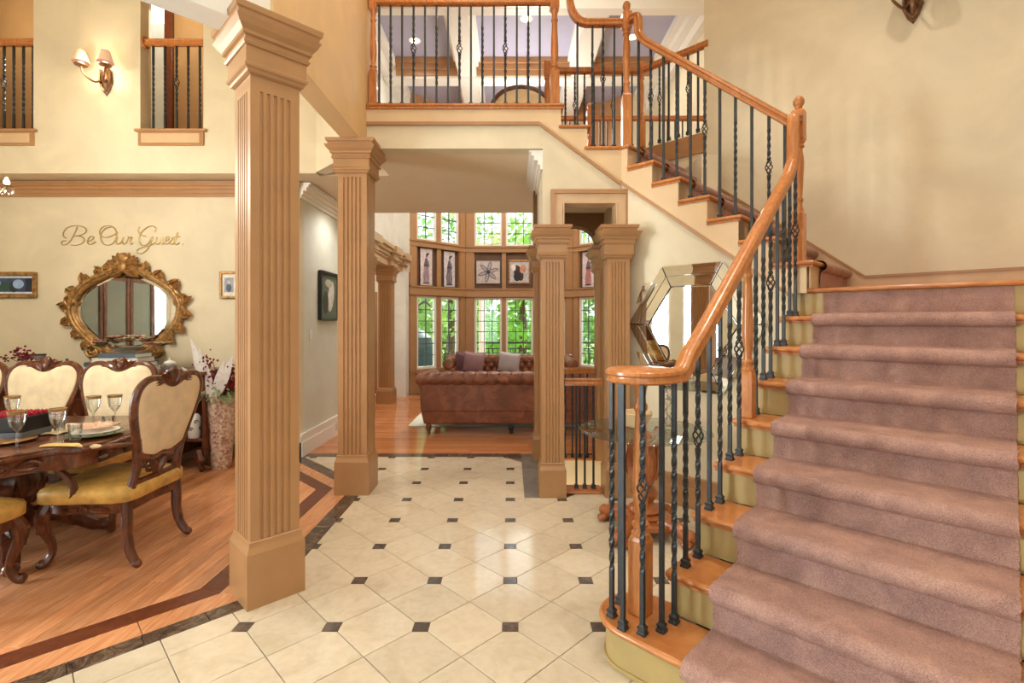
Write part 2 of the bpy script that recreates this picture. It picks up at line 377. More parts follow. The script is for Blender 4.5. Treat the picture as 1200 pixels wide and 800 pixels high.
for j in range(60):
    y0 = 5.567+j*pw; x = -3.9-rng.random()
    if y0 > 10.1: break
    while x < 3.0:
        L = rng.uniform(.7, 1.7); x1 = min(3.0, x+L); xa = max(x, -2.29 if y0 < 7.3 else -4.2)
        if x1 > xa+.05: gp.bx(xa+.0006, x1-.0008, y0+.0006, y0+pw-.0006, -.0098, 0)
        x += L
o = part('floor_planking', gp, M['planks2'], floor, smooth=False); o['kind'] = 'stuff'
# ------------------------------------------------------------------ stairs: measures
RI = .189; UL = 3.790; RUN = .2524; VL, VR = -1.04, .22; UW = 6.89/SQ
def zs(k): return RI*k
def us(k): return UL-RUN*(9-k)
def vr(k): return -.927-.2345*(k-10)         # riser of step k of the upper flight
Z2 = zs(18)
# ------------------------------------------------------------------ walls
def wall_poly(poly, fa, fb): return MB().ext([fa(*p) for p in poly], [fb(*p) for p in poly])
# wall under the balcony and the top of the stairs, with the cased opening
pw_ = [(-1.27, 3.01), (.287, 3.01), (.287, 0), (.47, 0), (.47, 2.53), (.934, 2.53), (.934, 0), (.983, 0), (.983, zs(16)-.03), (.68, zs(16)-.03), (.68, zs(17)-.03), (.447, zs(17)-.03), (.447, Z2-.03), (-1.27, Z2-.03)]
struct('wall_back', wall_poly(pw_, lambda x, z: (x, 4.38, z), lambda x, z: (x, 4.53, z)), M['wall'])
st = [(-2.402, 0), (-1.04, 0), (-1.04, zs(9)-.03), (-.95, zs(9)-.03), (-.95, zs(10)-.03), (vr(11), zs(10)-.03)]
for k in range(11, 16): st += [(vr(k), zs(k)-.03), (vr(k+1), zs(k)-.03)]
st += [(vr(16), zs(16)-.03), (-2.402, zs(16)-.03)]
struct('wall_stair', wall_poly(st, lambda v, z: (*UV(UL+.004, v), z), lambda v, z: (*UV(UL+.12, v), z)), M['wall'])
# wall behind the landing and upper flight, wall beyond the right end of the steps
struct('wall_right', wall_poly([(-2.13, 0), (.6, 0), (.6, 6), (-2.13, 6)], lambda v, z: (*UV(UW, v), z), lambda v, z: (*UV(UW+.14, v), z)), M['wall'])
struct('wall_side', wall_poly([(1.0, 0), (UW, 0), (UW, 6), (1.0, 6)], lambda u, z: (*UV(u, VR), z), lambda u, z: (*UV(u, VR+.14), z)), M['wall'])
struct('wall_stair_upper', wall_poly([(-2.83, 0), (-2.131, 0), (-2.131, 3.2), (-2.83, 3.2)], lambda v, z: (*UV(UW-.005, v), z), lambda v, z: (*UV(UW+.135, v), z)), M['wall'])
# under the flight
sl = [(us(2)+.02, 0), (us(2)+.02, zs(1)-.04)]
for k in range(2, 10): sl += [(us(k)+.05, zs(k-1)-.04), (us(k)+.05, zs(k)-.04)]
sl += [(UL+.12, zs(9)-.03), (UL+.12, 0)]
struct('wall_under_stairs', wall_poly(sl, lambda u, z: (*UV(u, VL+.02), z), lambda u, z: (*UV(u, VL+.10), z)), M['wall'])
# foyer / dining headers
struct('wall_dining_header', MB().bx(-1.43, -1.27, 2.66, 4.53, 3.03, 6), M['wall_warm_lit'])  # warm chandelier light on this header is put into its wall colour
def diag(s0, s1, d, t, z0, z1):               # wall along (1,1) on X-Y = d
    a, b = xy(s0, d), xy(s1, d); c, e = xy(s1, d-t*SQ), xy(s0, d-t*SQ); return MB().prism([a, b, c, e], z0, z1)
struct('wall_foyer_header', diag(-2.2, 1.40, -3.95, .17, 3.03, 6), M['wall_white'])  # bright light on this header is put into its colour as white
struct('wall_dining', MB().bx(-6.5, -2.3, 5.4, 5.52, 0, 3.02), M['wall'])
struct('wall_passage', MB().bx(-2.42, -2.3, 5.52, 7.35, 0, 6.2), M['wall_gray'])
up = MB()
for x0, x1 in [(-6.5, -5.62), (-4.885, -3.79), (-3.145, -1.99)]: up.bx(x0, x1, 5.07, 5.19, 3.012, 6)
for x0, x1 in [(-5.62, -4.885), (-3.79, -3.145)]: up.bx(x0, x1, 5.07, 5.19, 3.012, 3.42).bx(x0, x1, 5.07, 5.19, 5.2, 6)
up.prism([(-1.99, 5.07), (-1.40, 4.46), (-1.315, 4.545), (-1.94, 5.19)], 3.012, 6)
struct('wall_dining_upper', up, M['wall'])
struct('wall_dining_left', MB().bx(-6.5, -6.35, -.3, .35, 0, 6).bx(-6.5, -6.35, 1.25, 1.55, .5, 2.6).bx(-6.5, -6.35, 2.0, 5.4, 0, 6).bx(-6.5, -6.35, .35, 2.0, 0, .5).bx(-6.5, -6.35, .35, 2.0, 2.6, 6), M['wall'])
struct('wall_dining_front', MB().bx(-6.5, -2.5, -.3, -.18, 0, 6), M['wall'])
struct('wall_front', MB().bx(-2.6, -1.5, -2.2, -2.05, 0, 6).bx(1.7, 3.4, -2.2, -2.05, 0, 6).bx(-1.5, 1.7, -2.2, -2.05, 5.2, 6), M['wall'])
struct('ceiling_foyer', MB().bx(-8.3, 4.6, -2.2, 7.0, 6.0, 6.2), M['ceil'])
# upper hall slab (its underside is the passage ceiling)
sb = MB().bx(-8.3, -1.27, 5.19, 6.95, 3.01, Z2-.02).bx(-1.27, .287, 4.53, 6.95, 3.01, Z2-.02).bx(.287, 4.2, 5.44, 6.95, 3.01, Z2-.02)
sb.prism([(1.45, 5.44), (1.94, 4.95), (4.2, 4.95), (4.2, 5.44)], 3.01, Z2-.02).bx(-6.5, -1.99, 5.0705, 5.19, 3.0, 3.011)
struct('ceiling_passage', sb, M['soffit'])
struct('floor_upper_hall', MB().bx(-8.2, .44, 5.2, 6.9, Z2-.019, Z2).bx(-1.26, .44, 4.54, 5.2, Z2-.019, Z2).bx(.44, 4.2, 5.5, 6.9, Z2-.019, Z2), M['oak_x'])
# upper hall behind the dining openings
struct('wall_upper_hall', MB().bx(-8.2, -4.86, 6.6, 6.7, Z2, 6).bx(-4.5, -2.45, 6.6, 6.7, Z2, 6).bx(-2.45, -2.3, 5.2, 6.6, Z2, 6).bx(-4.86, -4.5, 6.6, 6.7, Z2+2.6, 6).bx(-8.3, -8.2, 5.19, 6.7, Z2, 6).bx(-8.2, -6.5, 5.07, 5.19, Z2, 6), M['hall_tan'])
struct('wall_upper_room', MB().bx(-8.2, -3.2, 7.5, 7.6, Z2, 6), M['wall_gray'])
d1 = struct('trim_1', MB().bx(-4.59, -4.48, 6.56, 6.62, Z2, Z2+2.7).bx(-4.92, -4.86, 6.56, 6.62, Z2, Z2+2.7).bx(-4.86, -4.59, 6.56, 6.62, Z2+2.6, Z2+2.7), M['inlay'], bev=.006)
# stairwell going down: soffit wall with an arch, sides
ar = [(.47, 2.29)]
for k in range(0, 13): a = pi-pi*k/12; ar.append((.70+.225*cos(a), 2.29+.21*sin(a)))
ar = [(.25, 2.29)]+ar[1:]+[(3.0, 2.29), (3.0, 3.01), (.25, 3.01)]
struct('wall_arch', wall_poly(ar, lambda x, z: (x, 5.28, z), lambda x, z: (x, 5.44, z)), M['brown'])
struct('wall_stairwell', MB().bx(1.75, 1.9, 4.53, 5.28, -2.4, 3.01).bx(.38, 1.75, 5.29, 5.358, -2.4, -.002).bx(.381, .44, 4.47, 5.29, -2.4, -.002).bx(.381, 1.75, 4.421, 4.47, -2.4, -.002).bx(.36, 1.9, 4.40, 5.4, -2.5, -2.4), M['wall'])
struct('wall_above_columns', MB().bx(.287, .43, 4.53, 5.28, 2.29, 3.01), M['wall'])
struct('ceiling_stairwell', MB().bx(.43, 1.75, 4.53, 5.28, 2.64, 2.70), M['ceil'])
struct('wall_stairwell_side', MB().bx(1.0, 1.12, 4.53, 5.28, -.25, 2.64), M['wall'])
# great room
GC = 6.2
struct('wall_great_room_left', MB().bx(-2.42, -2.3, 7.35, 10.2, 2.84, GC+.2).bx(-2.42, -2.08, 9.86, 10.14, 0, 2.5).bx(-2.42, -2.06, 10.12, 10.25, 2.5, GC+.2).bx(-4.4, -2.3, 10.14, 10.26, 2.1, 3).bx(-4.4, -3.2, 10.14, 10.26, 0, 2.1).bx(-2.72, -2.3, 10.14, 10.26, 0, 2.1).bx(-4.5, -4.4, 7.2, 8.0, 0, 3).bx(-4.5, -4.4, 9.6, 10.26, 0, 3).bx(-4.5, -4.4, 8.0, 9.6, 0, .5).bx(-4.5, -4.4, 8.0, 9.6, 2.4, 3), M['wall_white'])
struct('ceiling_side_room', MB().bx(-4.5, -2.42, 7.2, 10.26, 3.0, 3.1), M['ceil'])
struct('wall_side_room', MB().bx(-4.5, -2.42, 7.2, 7.35, 0, 3), M['wall'])
struct('wall_great_room_right', MB().bx(2.44, 3.05, 10.14, 10.26, 0, GC+.2).bx(2.9, 3.05, 5.44, 11.0, 0, GC+.2), M['wall'])
struct('ceiling_great_room', MB().bx(-2.6, 3.1, 6.95, 11.6, GC, GC+.12), M['panel'])
# coffer beams
cb = struct('trim_2', MB(), M['trim_white']) if 0 else None
tr = MB()
for x in (-2.80, -.77, 1.26): tr.bx(x-.16, x+.16, 6.95, 11.3, GC-.30, GC).bx(x-.24, x+.24, 6.95, 11.3, GC-.09, GC-.001).bx(x-.20, x+.20, 6.95, 11.3, GC-.16, GC-.09)
tr.bx(2.55, 2.9, 6.95, 11, GC-.10, GC-.001).bx(2.66, 2.9, 6.95, 11, GC-.22, GC-.1).bx(2.78, 2.9, 6.95, 11, GC-.38, GC-.22)
tr.bx(-2.3, -2.05, 6.95, 11, GC-.12, GC-.001).bx(-2.3, -2.18, 6.95, 11, GC-.3, GC-.12)
tr.bx(-2.6, 3.1, 6.90, 7.06, GC-.35, GC+.2)
struct('trim_2', tr, M['trim_white'])
tb = MB()
for y in (8.9, 10.75): tb.bx(-2.28, 2.88, y, y+.30, GC-.335, GC-.303).bx(-2.28, 2.88, y-.0, y+.3, GC-.303, GC-.002)
struct('trim_3', tb, M['trim_white'])
tf = MB()
for y in (8.9, 10.75):
    for x0, x1 in ((-2.05, -.94), (-.60, 1.09), (1.43, 2.54)):
        tf.bx(x0, x1, y-.03, y-.001, GC-.30, GC-.20).bx(x0, x1, y-.06, y-.001, GC-.20, GC-.10).bx(x0, x1, y-.10, y-.001, GC-.10, GC-.002)
struct('trim_4', tf, M['bay'])
# ------------------------------------------------------------------ bay with its windows
def frame_fn(P, d, n): return lambda t, q, z: (P[0]+d[0]*t+n[0]*q, P[1]+d[1]*t+n[1]*q, z)
r2 = 1/SQ
facets = [((-2.08, 10.14), (r2, r2), (-r2, r2), 1.50, [(.20, .71), (.82, 1.32)]),
          ((-1.02, 11.2), (1, 0), (0, 1), 2.44, [(.21, .83), (.92, 1.54), (1.64, 2.26)]),
          ((1.42, 11.2), (r2, -r2), (r2, r2), 1.50, [(.17, .62), (.70, 1.15)])]
wn = 0; pane_me = {}
def fbox(mb, F, t0, t1, q0, q1, z0, z1):
    return mb.ext([F(t0, q0, z0), F(t1, q0, z0), F(t1, q1, z0), F(t0, q1, z0)], [F(t0, q0, z1), F(t1, q0, z1), F(t1, q1, z1), F(t0, q1, z1)])
def window(F, t0, t1, z0, z1, cols, rows, mat=None):
    global wn; wn += 1
    m = MB(); b = .045
    for a in [(t0, t0+b, z0, z1), (t1-b, t1, z0, z1), (t0+b, t1-b, z0, z0+b), (t0+b, t1-b, z1-b, z1)]: fbox(m, F, a[0], a[1], .02, .09, a[2], a[3])
    wo = struct('window_%d' % wn, m, mat or M['trim_white'])
    g = MB(); a0, a1, c0, c1 = t0+b, t1-b, z0+b, z1-b; pwid, ph = (a1-a0)/cols, (c1-c0)/rows
    for i in range(1, cols): fbox(g, F, a0+i*pwid-.008, a0+i*pwid+.008, .04, .066, c0, c1)
    for j in range(1, rows): fbox(g, F, a0, a1, .041, .065, c0+j*ph-.008, c0+j*ph+.008)
    part('muntin_grid', g, M['muntin'], wo, smooth=False)
    for i in range(cols):
        for j in range(rows):
            p = MB(); fbox(p, F, a0+i*pwid+.006, a0+(i+1)*pwid-.006, .05, .055, c0+j*ph+.006, c0+(j+1)*ph-.006); part('pane', p, M['pane'], wo, smooth=False)
    return wo
M['muntin'] = plain('dark_muntin', (74, 78, 78), .5)
for fi, (P, d, n, L, wins) in enumerate(facets):
    F = frame_fn(P, d, n); m = MB(); edges = [0]+[e for w_ in wins for e in w_]+[L]
    for i in range(0, len(edges), 2):
        a, b = edges[i], edges[i+1]
        for z0, z1 in ((.5, 2.03), (2.24, 3.06), (3.2, 4.75)): fbox(m, F, a, b, 0, .14, z0, z1)
        if i == 0 or i == len(edges)-2:      # corner pilaster
            fbox(m, F, a+.02, b-.02, -.02, 0, 0, GC-.35)
    for z0, z1 in ((0, .5), (2.03, 2.24), (3.06, 3.2), (4.75, GC)): fbox(m, F, 0, L, 0, .14, z0, z1)
    fbox(m, F, 0, L, -.05, 0, 2.30-.25, 2.24); fbox(m, F, 0, L, -.035, 0, 3.06, 3.16); fbox(m, F, 0, L, -.06, 0, 3.16, 3.2); fbox(m, F, 0, L, -.07, 0, 2.21, 2.24)
    fbox(m, F, 0, L, -.05, 0, .44, .5); fbox(m, F, 0, L, -.03, 0, 0, .16)
    struct('wall_bay_%s' % ('left', 'center', 'right')[fi], m, M['bay'])
    bp = MB()
    for a, b in wins: fbox(bp, F, a, b, .05, .10, 2.24, 3.06)
    struct('trim_%d' % (10+fi), bp, M['bay_dark'])
    for a, b in wins:
        nc = 3 if fi == 1 else 2
        window(F, a, b, .5, 2.03, nc, 6); window(F, a, b, 3.2, 4.75, nc, 6)
FB = [frame_fn(P, d, n) for P, d, n, L, w_ in facets]
# side room: door, window, and dining windows on the left wall
dr = struct('door_1', MB().bx(-3.2, -2.72, 10.15, 10.19, .01, 2.1).bx(-3.12, -2.80, 10.135, 10.15, .25, .95).bx(-3.12, -2.80, 10.135, 10.15, 1.1, 1.95), M['bay'])
part('door_knob', MB().ball((-2.79, 10.10, 1.0), .035), M['black'], dr)
window(lambda t, q, z: (-4.4-q, 8.0+t, z), 0, 1.6, .5, 2.4, 4, 6)
window(lambda t, q, z: (-6.35-q, .35+t, z), 0, .9, .5, 2.6, 2, 5); window(lambda t, q, z: (-6.35-q, 1.55+t, z), 0, .45, .5, 2.6, 1, 5)
fw = lambda t, q, z: (-1.5+t, -2.06-q, z)
window(fw, 0, .9, .3, 5.2, 2, 10); window(fw, 2.3, 3.2, .3, 5.2, 2, 10); window(fw, .9, 2.3, 2.5, 5.2, 4, 6)
struct('door_2', MB().bx(-.6, .8, -2.16, -2.1, 0, 2.5), M['inlay'])
# ------------------------------------------------------------------ trims, crowns, baseboards, casing
def crown(mb, a, b, z, nrm, prof):           # stepped moulding along a wall foot or head
    (ax, ay), (bx_, by) = a, b
    for q, z0, z1 in prof:
        mb.prism([(ax, ay), (bx_, by), (bx_+nrm[0]*q, by+nrm[1]*q), (ax+nrm[0]*q, ay+nrm[1]*q)], z+z0, z+z1)
CP = [(.02, -.17, -.13), (.04, -.13, -.09), (.075, -.09, -.05), (.10, -.05, -.02), (.12, -.02, 0)]
m = MB(); crown(m, (-6.35, 5.4), (-2.3, 5.4), 3.0, (0, -1), [(q*.55, a*.95, b*.95) for q, a, b in CP]); struct('trim_20', m, M['trim'])
m = MB(); crown(m, (-2.3, 5.4), (-2.3, 7.35), 3.0, (1, 0), CP); struct('trim_21', m, M['trim_white'])
m = MB(); crown(m, (.287, 4.40), (.287, 5.44), 3.005, (-1, 0), CP); struct('trim_22', m, M['trim_white'])
BP = [(.018, .001, .13), (.026, .001, .10), (.03, .13, .15)]
m = MB(); crown(m, (-6.35, 5.4), (-2.3, 5.4), 0, (0, -1), BP); struct('baseboard_dining', m, M['trim'])
BW = [(.018, .001, .22), (.03, .001, .16), (.028, .22, .25)]
m = MB(); crown(m, (-2.3, 5.4), (-2.3, 7.35), 0, (1, 0), BW); struct('baseboard_passage', m, M['trim_white'])
m = MB(); crown(m, UV(UL+.004, -2.40), UV(UL+.004, -1.06), 0, (-r2, -r2), BW); struct('baseboard_stair', m, M['trim'])
# balcony and stair-string moulding
SR = [(-1.27, 3.24), (.256, 3.24), (.957, 2.72), (.983, 2.72)]
def ribbon(pts, w0, w1, fa, fb):             # board below/above a broken line
    m = MB()
    for (a, za), (b, zb) in zip(pts, pts[1:]):
        m.ext([fa(a, za+w0), fa(b, zb+w0), fa(b, zb+w1), fa(a, za+w1)], [fb(a, za+w0), fb(b, zb+w0), fb(b, zb+w1), fb(a, za+w1)])
    return m
fa, fb = (lambda x, z: (x, 4.355, z)), (lambda x, z: (x, 4.3795, z))
struct('trim_23', ribbon(SR, -.028, 0, fa, fb), M['trim'])
S2 = [(-2.402, 2.72), (-1.43, 1.966), (-1.05, 1.672)]
ga, gb = (lambda v, z: (*UV(UL-.021, v), z)), (lambda v, z: (*UV(UL+.003, v), z))
struct('trim_24', ribbon(S2, -.028, 0, ga, gb), M['trim'])
sk = [(-1.27, 3.24), (.256, 3.24), (.957, 2.72), (.983, 2.72), (.983, zs(16)-.031), (.68, zs(16)-.031), (.68, zs(17)-.031), (.447, zs(17)-.031), (.447, Z2-.031), (-1.27, Z2-.031)]
struct('trim_25', wall_poly(sk, lambda x, z: (x, 4.367, z), lambda x, z: (x, 4.3797, z)), M['stringer'])
s3 = [(-2.402, 2.72), (-1.43, 1.966), (-1.05, 1.672), (-.95, zs(9)-.031), (-.95, zs(10)-.031), (vr(11), zs(10)-.031)]
for k in range(11, 16): s3 += [(vr(k), zs(k)-.031), (vr(k+1), zs(k)-.031)]
s3 += [(vr(16), zs(16)-.031), (-2.402, zs(16)-.031)]
struct('trim_26', wall_poly(s3, lambda v, z: (*UV(UL-.009, v), z), lambda v, z: (*UV(UL+.0035, v), z)), M['stringer'])
# skirting that climbs behind the upper flight and runs round the landing
def wf(q): return lambda v, z: (*UV(UW-q, v), z)
skl = [(VR, zs(9)+.13), (-.80, zs(9)+.13), (vr(16), zs(16)+.02)]
struct('baseboard_landing', wall_poly([(VR, zs(9)-.3), (VR, zs(9)+.13), (-.80, zs(9)+.13), (-2.12, zs(9)+.13+1.32*.806), (-2.12, zs(9)+.2)], wf(.016), wf(.001)), M['trim_pale'])
struct('trim_27', ribbon([(VR, zs(9)+.13), (-.80, zs(9)+.13), (-2.12, zs(9)+.13+1.32*.806)], -.0, .02, wf(.026), wf(.001)), M['trim'])
# fascia of the upper hall round the stair opening
m = MB(); crown(m, (1.45, 5.44), (1.94, 4.95), Z2-.03, (-r2, -r2), [(.014, -.17, 0), (.03, -.20, -.17)]); struct('trim_28', m, M['trim'])
m = MB(); crown(m, (.447, 5.44), (1.45, 5.44), Z2-.03, (0, -1), [(.014, -.17, 0), (.03, -.20, -.17)]); struct('trim_29', m, M['trim'])
# casing of the opening behind the columns
cs = MB(); yv = lambda q: 4.38-q
def casing(mb, x0, x1, z1, wd, y0, y1):        # mitred U round an opening
    a = [(x0-wd, 0), (x0-wd, z1+wd), (x1+wd, z1+wd), (x1+wd, 0), (x1, 0), (x1, z1), (x0, z1), (x0, 0)]
    return mb.ext([(x, y0, z) for x, z in a], [(x, y1, z) for x, z in a])
casing(cs, .46, .944, 2.535, .075, 4.352, 4.3795); casing(cs, .53-.035-.02, .944-.015, 2.52, .012, 4.345, 4.53)
struct('trim_30', cs, M['trim_pale'])
cs = MB(); casing(cs, .39, 1.014, 2.605, .035, 4.335, 4.3795); struct('trim_41', cs, M['trim'])
# sills of the two dining-side openings
for k, (x0, x1) in enumerate([(-5.66, -4.84), (-3.83, -3.105)]):
    struct('trim_%d' % (31+k), MB().bx(x0, x1, 5.035, 5.21, 3.42, 3.445).bx(x0+.03, x1-.03, 5.05, 5.0695, 3.28, 3.42), M['trim'])
    struct('trim_%d' % (33+k), MB().bx(x0+.065, x1-.065, 5.044, 5.0499, 3.305, 3.40), M['trim_pale'])
# ------------------------------------------------------------------ columns
def column(loc, rz, bw, bh, sw, zt, zn, cw, label, group=None, fl=.03):
    t = thing('column', label, 'column', loc, rz, group); h = bw/2
    b = MB().sq([(0, h), (bh-.03, h), (bh-.02, h-.004), (bh, h-.012), (bh+.012, h-.014), (bh+.026, sw/2+.008), (bh+.03, sw/2+.004)], (0, 0, 0)); part('base', b, M['trim'], t, True, smooth=False)
    hs = sw/2; poly = []; ng = 5; gw = sw*.62/(2*ng-1)
    for s_ in range(4):
        side = [(-hs, -hs)]
        for k in range(ng):
            x = -sw*.31+k*2*gw; side += [(x, -hs), (x+gw*.25, -hs+.009), (x+gw*.75, -hs+.009), (x+gw, -hs)]
        a = s_*pi/2; poly += [(x*cos(a)-y*sin(a), x*sin(a)+y*cos(a)) for x, y in side]
    sm = MB().prism(poly, bh+.03, zn-fl).sq([(zn-fl, hs), (zn+.02, hs)], (0, 0, 0)); part('shaft', sm, M['trim'], t, True, smooth=False)
    H_ = zt-zn; n = sw/2
    cp = [(zn, n+.004), (zn+.008, n+.018), (zn+.02, n+.022), (zn+.03, n+.034), (zn+.042, n+.036), (zn+.05, n+.028), (zn+H_*.42, n+.028), (zn+H_*.43, n+.038), (zn+H_*.47, n+.044), (zn+H_*.5, n+.036), (zn+H_*.56, n+.036),
          (zn+H_*.58, n+.05), (zn+H_*.63, n+.052), (zn+H_*.70, n+.072), (zn+H_*.80, n+.088), (zn+H_*.82, cw/2-.018), (zn+H_*.89, cw/2-.014), (zn+H_*.91, cw/2-.004), (zt-.006, cw/2), (zt, cw/2)]
    part('capital', MB().sq(cp, (0, 0, 0)), M['trim'], t, True, smooth=False)
    return t
column((-1.337, 2.722, 0), pi/4, .295, .31, .25, 3.062, 2.75, .44, 'largest fluted tan column, set cornerwise beside the dark marble border', None, .075)
column((-1.352, 4.358, 0), 0, .295, .31, .25, 3.028, 2.745, .41, 'tall fluted tan column between dining room and passage, under the balcony')
column((.358, 4.26, 0), 0, .225, .26, .188, 2.286, 2.01, .32, 'short fluted tan column at the left of the stairwell opening')
column((.912, 4.26, 0), 0, .225, .26, .188, 2.286, 2.01, .32, 'short fluted tan column right of the stairwell opening, beside the faceted mirror')
column((.355, 5.37, 0), 0, .225, .26, .188, 2.286, 2.01, .32, 'short tan column just behind the left stairwell column')
column((1.02, 5.37, 0), 0, .225, .26, .188, 2.286, 2.01, .32, 'short tan column behind the far stairwell rail, right side')
for y, lb in ((9.07, 'distant fluted tan column in the colonnade left of the sofa'), (7.62, 'tan colonnade column hidden mostly by the tall column under the balcony')):
    column((-2.27, y, 0), 0, .30, .26, .24, 2.50, 2.2, .36, lb)
en = MB()
crown(en, (-2.3, 7.35), (-2.3, 10.14), 2.5, (1, 0), [(.10, 0, .12), (.13, .12, .16), (.16, .16, .22), (.2, .22, .28), (.24, .28, .34)])
en.bx(-2.42, -2.3, 7.35, 10.14, 2.5, 2.84)
for y in (7.62, 9.07, 10.0): en.bx(-2.3, -2.14, y-.16, y+.16, 2.5, 2.62).bx(-2.3, -2.08, y-.2, y+.2, 2.62, 2.72).bx(-2.3, -2.02, y-.25, y+.25, 2.72, 2.84)
struct('trim_40', en, M['trim_pale'])
# ------------------------------------------------------------------ staircase
st_ = thing('staircase', 'oak staircase with mauve carpet runner turning up to the balcony', 'staircase', (*UV(2.6, -.4), 0))
def P3(u, v, z): return (*UV(u, v), z)
def uvbox(mb, u0, u1, v0, v1, z0, z1):
    return mb.ext([P3(u0, v0, z0), P3(u0, v1, z0), P3(u1, v1, z0), P3(u1, v0, z0)], [P3(u0, v0, z1), P3(u0, v1, z1), P3(u1, v1, z1), P3(u1, v0, z1)])
CU, CV, CRr = 1.952, -1.138, .181
def bull(r, u0, u1):
    a = [(u0, VR-.003)]+[(CU-r*cos(pi*k/16), CV-r*sin(pi*k/16)) for k in range(17)]+[(CU+r, -1.04), (u1, -1.04), (u1, VR-.003)]
    return [UV(u, v) for u, v in a]
part('tread', MB().prism(bull(CRr, us(1), us(2)+.03), zs(1)-.03, zs(1)), M['oak_x'], st_, bev=.012)
part('riser', MB().prism(bull(CRr-.03, us(1)+.03, us(2)+.02), .002, zs(1)-.031), M['riser'], st_, ang=25)
part('step_skirt', MB().prism(bull(CRr-.022, us(1)+.022, us(2)+.02), .002, .02), M['riser'], st_, ang=25)
for k in range(2, 9):
    part('tread', uvbox(MB(), us(k), us(k+1)+.032, -1.065, VR-.003, zs(k)-.03, zs(k)), M['oak_x'], st_, bev=.012)
    part('riser', uvbox(MB(), us(k)+.03, us(k)+.045, VL-.002, VR-.003, zs(k-1)+.001, zs(k)-.031), M['riser'], st_)
    part('tread_molding', uvbox(MB(), us(k)+.016, us(k)+.03, VL-.016, VR-.003, zs(k)-.045, zs(k)-.0305), M['oak_x'], st_)
part('riser', uvbox(MB(), UL+.03, UL+.045, VL-.002, VR-.003, zs(8)+.001, zs(9)-.031), M['riser'], st_)
part('tread', uvbox(MB(), UL, UL+.20, -1.065, VR-.003, zs(9)-.03, zs(9)), M['oak_x'], st_, bev=.012, label='oak nosing along the edge of the landing')
part('landing', uvbox(MB(), UL+.201, UW-.03, -.93, VR-.003, zs(9)-.06, zs(9)), M['oak_x'], st_)
# upper flight
uo = UL-.03
for k in range(10, 16):
    part('tread', uvbox(MB(), uo, UW-.03, vr(k)+.03, vr(k+1)-.001, zs(k)-.03, zs(k)), M['oak'], st_, bev=.012)
    part('tread_molding', uvbox(MB(), uo+.014, uo+.03, vr(k)+.016, vr(k+1), zs(k)-.046, zs(k)-.0305), M['oak'], st_)
    part('riser', uvbox(MB(), UL+.004, UW-.03, vr(k)-.012, vr(k), zs(k-1)+.001, zs(k)-.031), M['trim_pale'], st_)
a16 = [UV(uo, vr(16)+.03), (.99, 4.345), (.65, 4.345), (.65, 5.41), (1.42, 5.41), UV(UW-.03, vr(16)+.03)]
part('tread', MB().prism(a16, zs(16)-.03, zs(16)), M['oak'], st_, bev=.012)
part('riser', uvbox(MB(), UL+.004, UW-.03, vr(16)-.012, vr(16), zs(15)+.001, zs(16)-.031), M['trim_pale'], st_)
part('tread', MB().bx(.425, .71, 4.345, 5.41, zs(17)-.03, zs(17)), M['oak'], st_, bev=.012)
part('riser', MB().bx(.668, .68, 4.385, 5.41, zs(16)+.001, zs(17)-.031), M['trim_pale'], st_)
part('riser', MB().bx(.43, .447, 4.385, 5.41, zs(17)+.001, Z2-.031), M['trim_pale'], st_)
part('tread', MB().bx(-1.27, .477, 4.345, 4.538, Z2-.03, Z2), M['oak'], st_, bev=.012, label='long oak nosing along the balcony edge')
part('tread_molding', MB().bx(-1.27, .463, 4.352, 4.379, Z2-.05, Z2-.0305), M['oak'], st_)
# carpet runner: rolls over each nosing
def runner(path, a0, a1, to3, n=70, seed=1):
    rg = random.Random(seed); rs = []
    for i in range(n+1):
        a = a0+(a1-a0)*i/n; e = .004 if i in (0, n) else 0
        rs.append([to3(a + (rg.uniform(-.003, .003) if i in (0, n) else 0), p+nx*rg.uniform(-.0018, .0018)+0*e, z+nz*rg.uniform(-.0018, .0018)) for p, z, nx, nz in path])
    return MB().rings(rs, closed=False)
def dense(pts, d=.012):
    out = []
    for (a, b), (c, e) in zip(pts, pts[1:]):
        L = math.hypot(c-a, e-b); k = max(1, int(L/d))
        for j in range(k): out.append((a+(c-a)*j/k, b+(e-b)*j/k))
    out.append(pts[-1]); r = []
    for i, p in enumerate(out):
        q0, q1 = out[max(0, i-1)], out[min(len(out)-1, i+1)]; tx, tz = q1[0]-q0[0], q1[1]-q0[1]; L = math.hypot(tx, tz) or 1
        r.append((p[0], p[1], -tz/L, tx/L))
    return r
def roll(p0, z, sgn=1, R=.040):               # over the nosing at p0 (going up in sgn direction), top face z
    return [(p0+sgn*(R-.021-R*cos(t)), z+.016-R+R*sin(t)) for t in [-1.2, -.8, -.4, 0, .35, .7, 1.05, 1.3, 1.57]]
pts = [(us(1)+.024, .004)]
for k in range(1, 9): pts += [(us(k)+.026, zs(k)-.060)]+roll(us(k), zs(k))+[(us(k+1)+.024, zs(k)+.016), (us(k+1)+.026, zs(k)+.024)]
pts += [(UL+.026, zs(9)-.034)]
part('carpet_runner', runner(dense(pts), -.858, .036, lambda a, p, z: P3(p, a, z), 90), M['carpet'], st_, ang=80)
pts = [(vr(10)+.006, zs(9)+.004)]
for k in range(10, 16): pts += [(vr(k)+.014, zs(k)-.062)]+roll(vr(k)+.03, zs(k), -1)+[(vr(k+1)+.014, zs(k)+.016), (vr(k+1)+.01, zs(k)+.024)]
pts += [(vr(16)+.014, zs(16)-.062)]+roll(vr(16)+.03, zs(16), -1)+[(vr(16)-.3, zs(16)+.016)]
part('carpet_runner', runner(dense(pts, .02), 3.99, 4.80, lambda a, p, z: P3(a, p, z), 30, 2), M['carpet'], st_, ang=80)
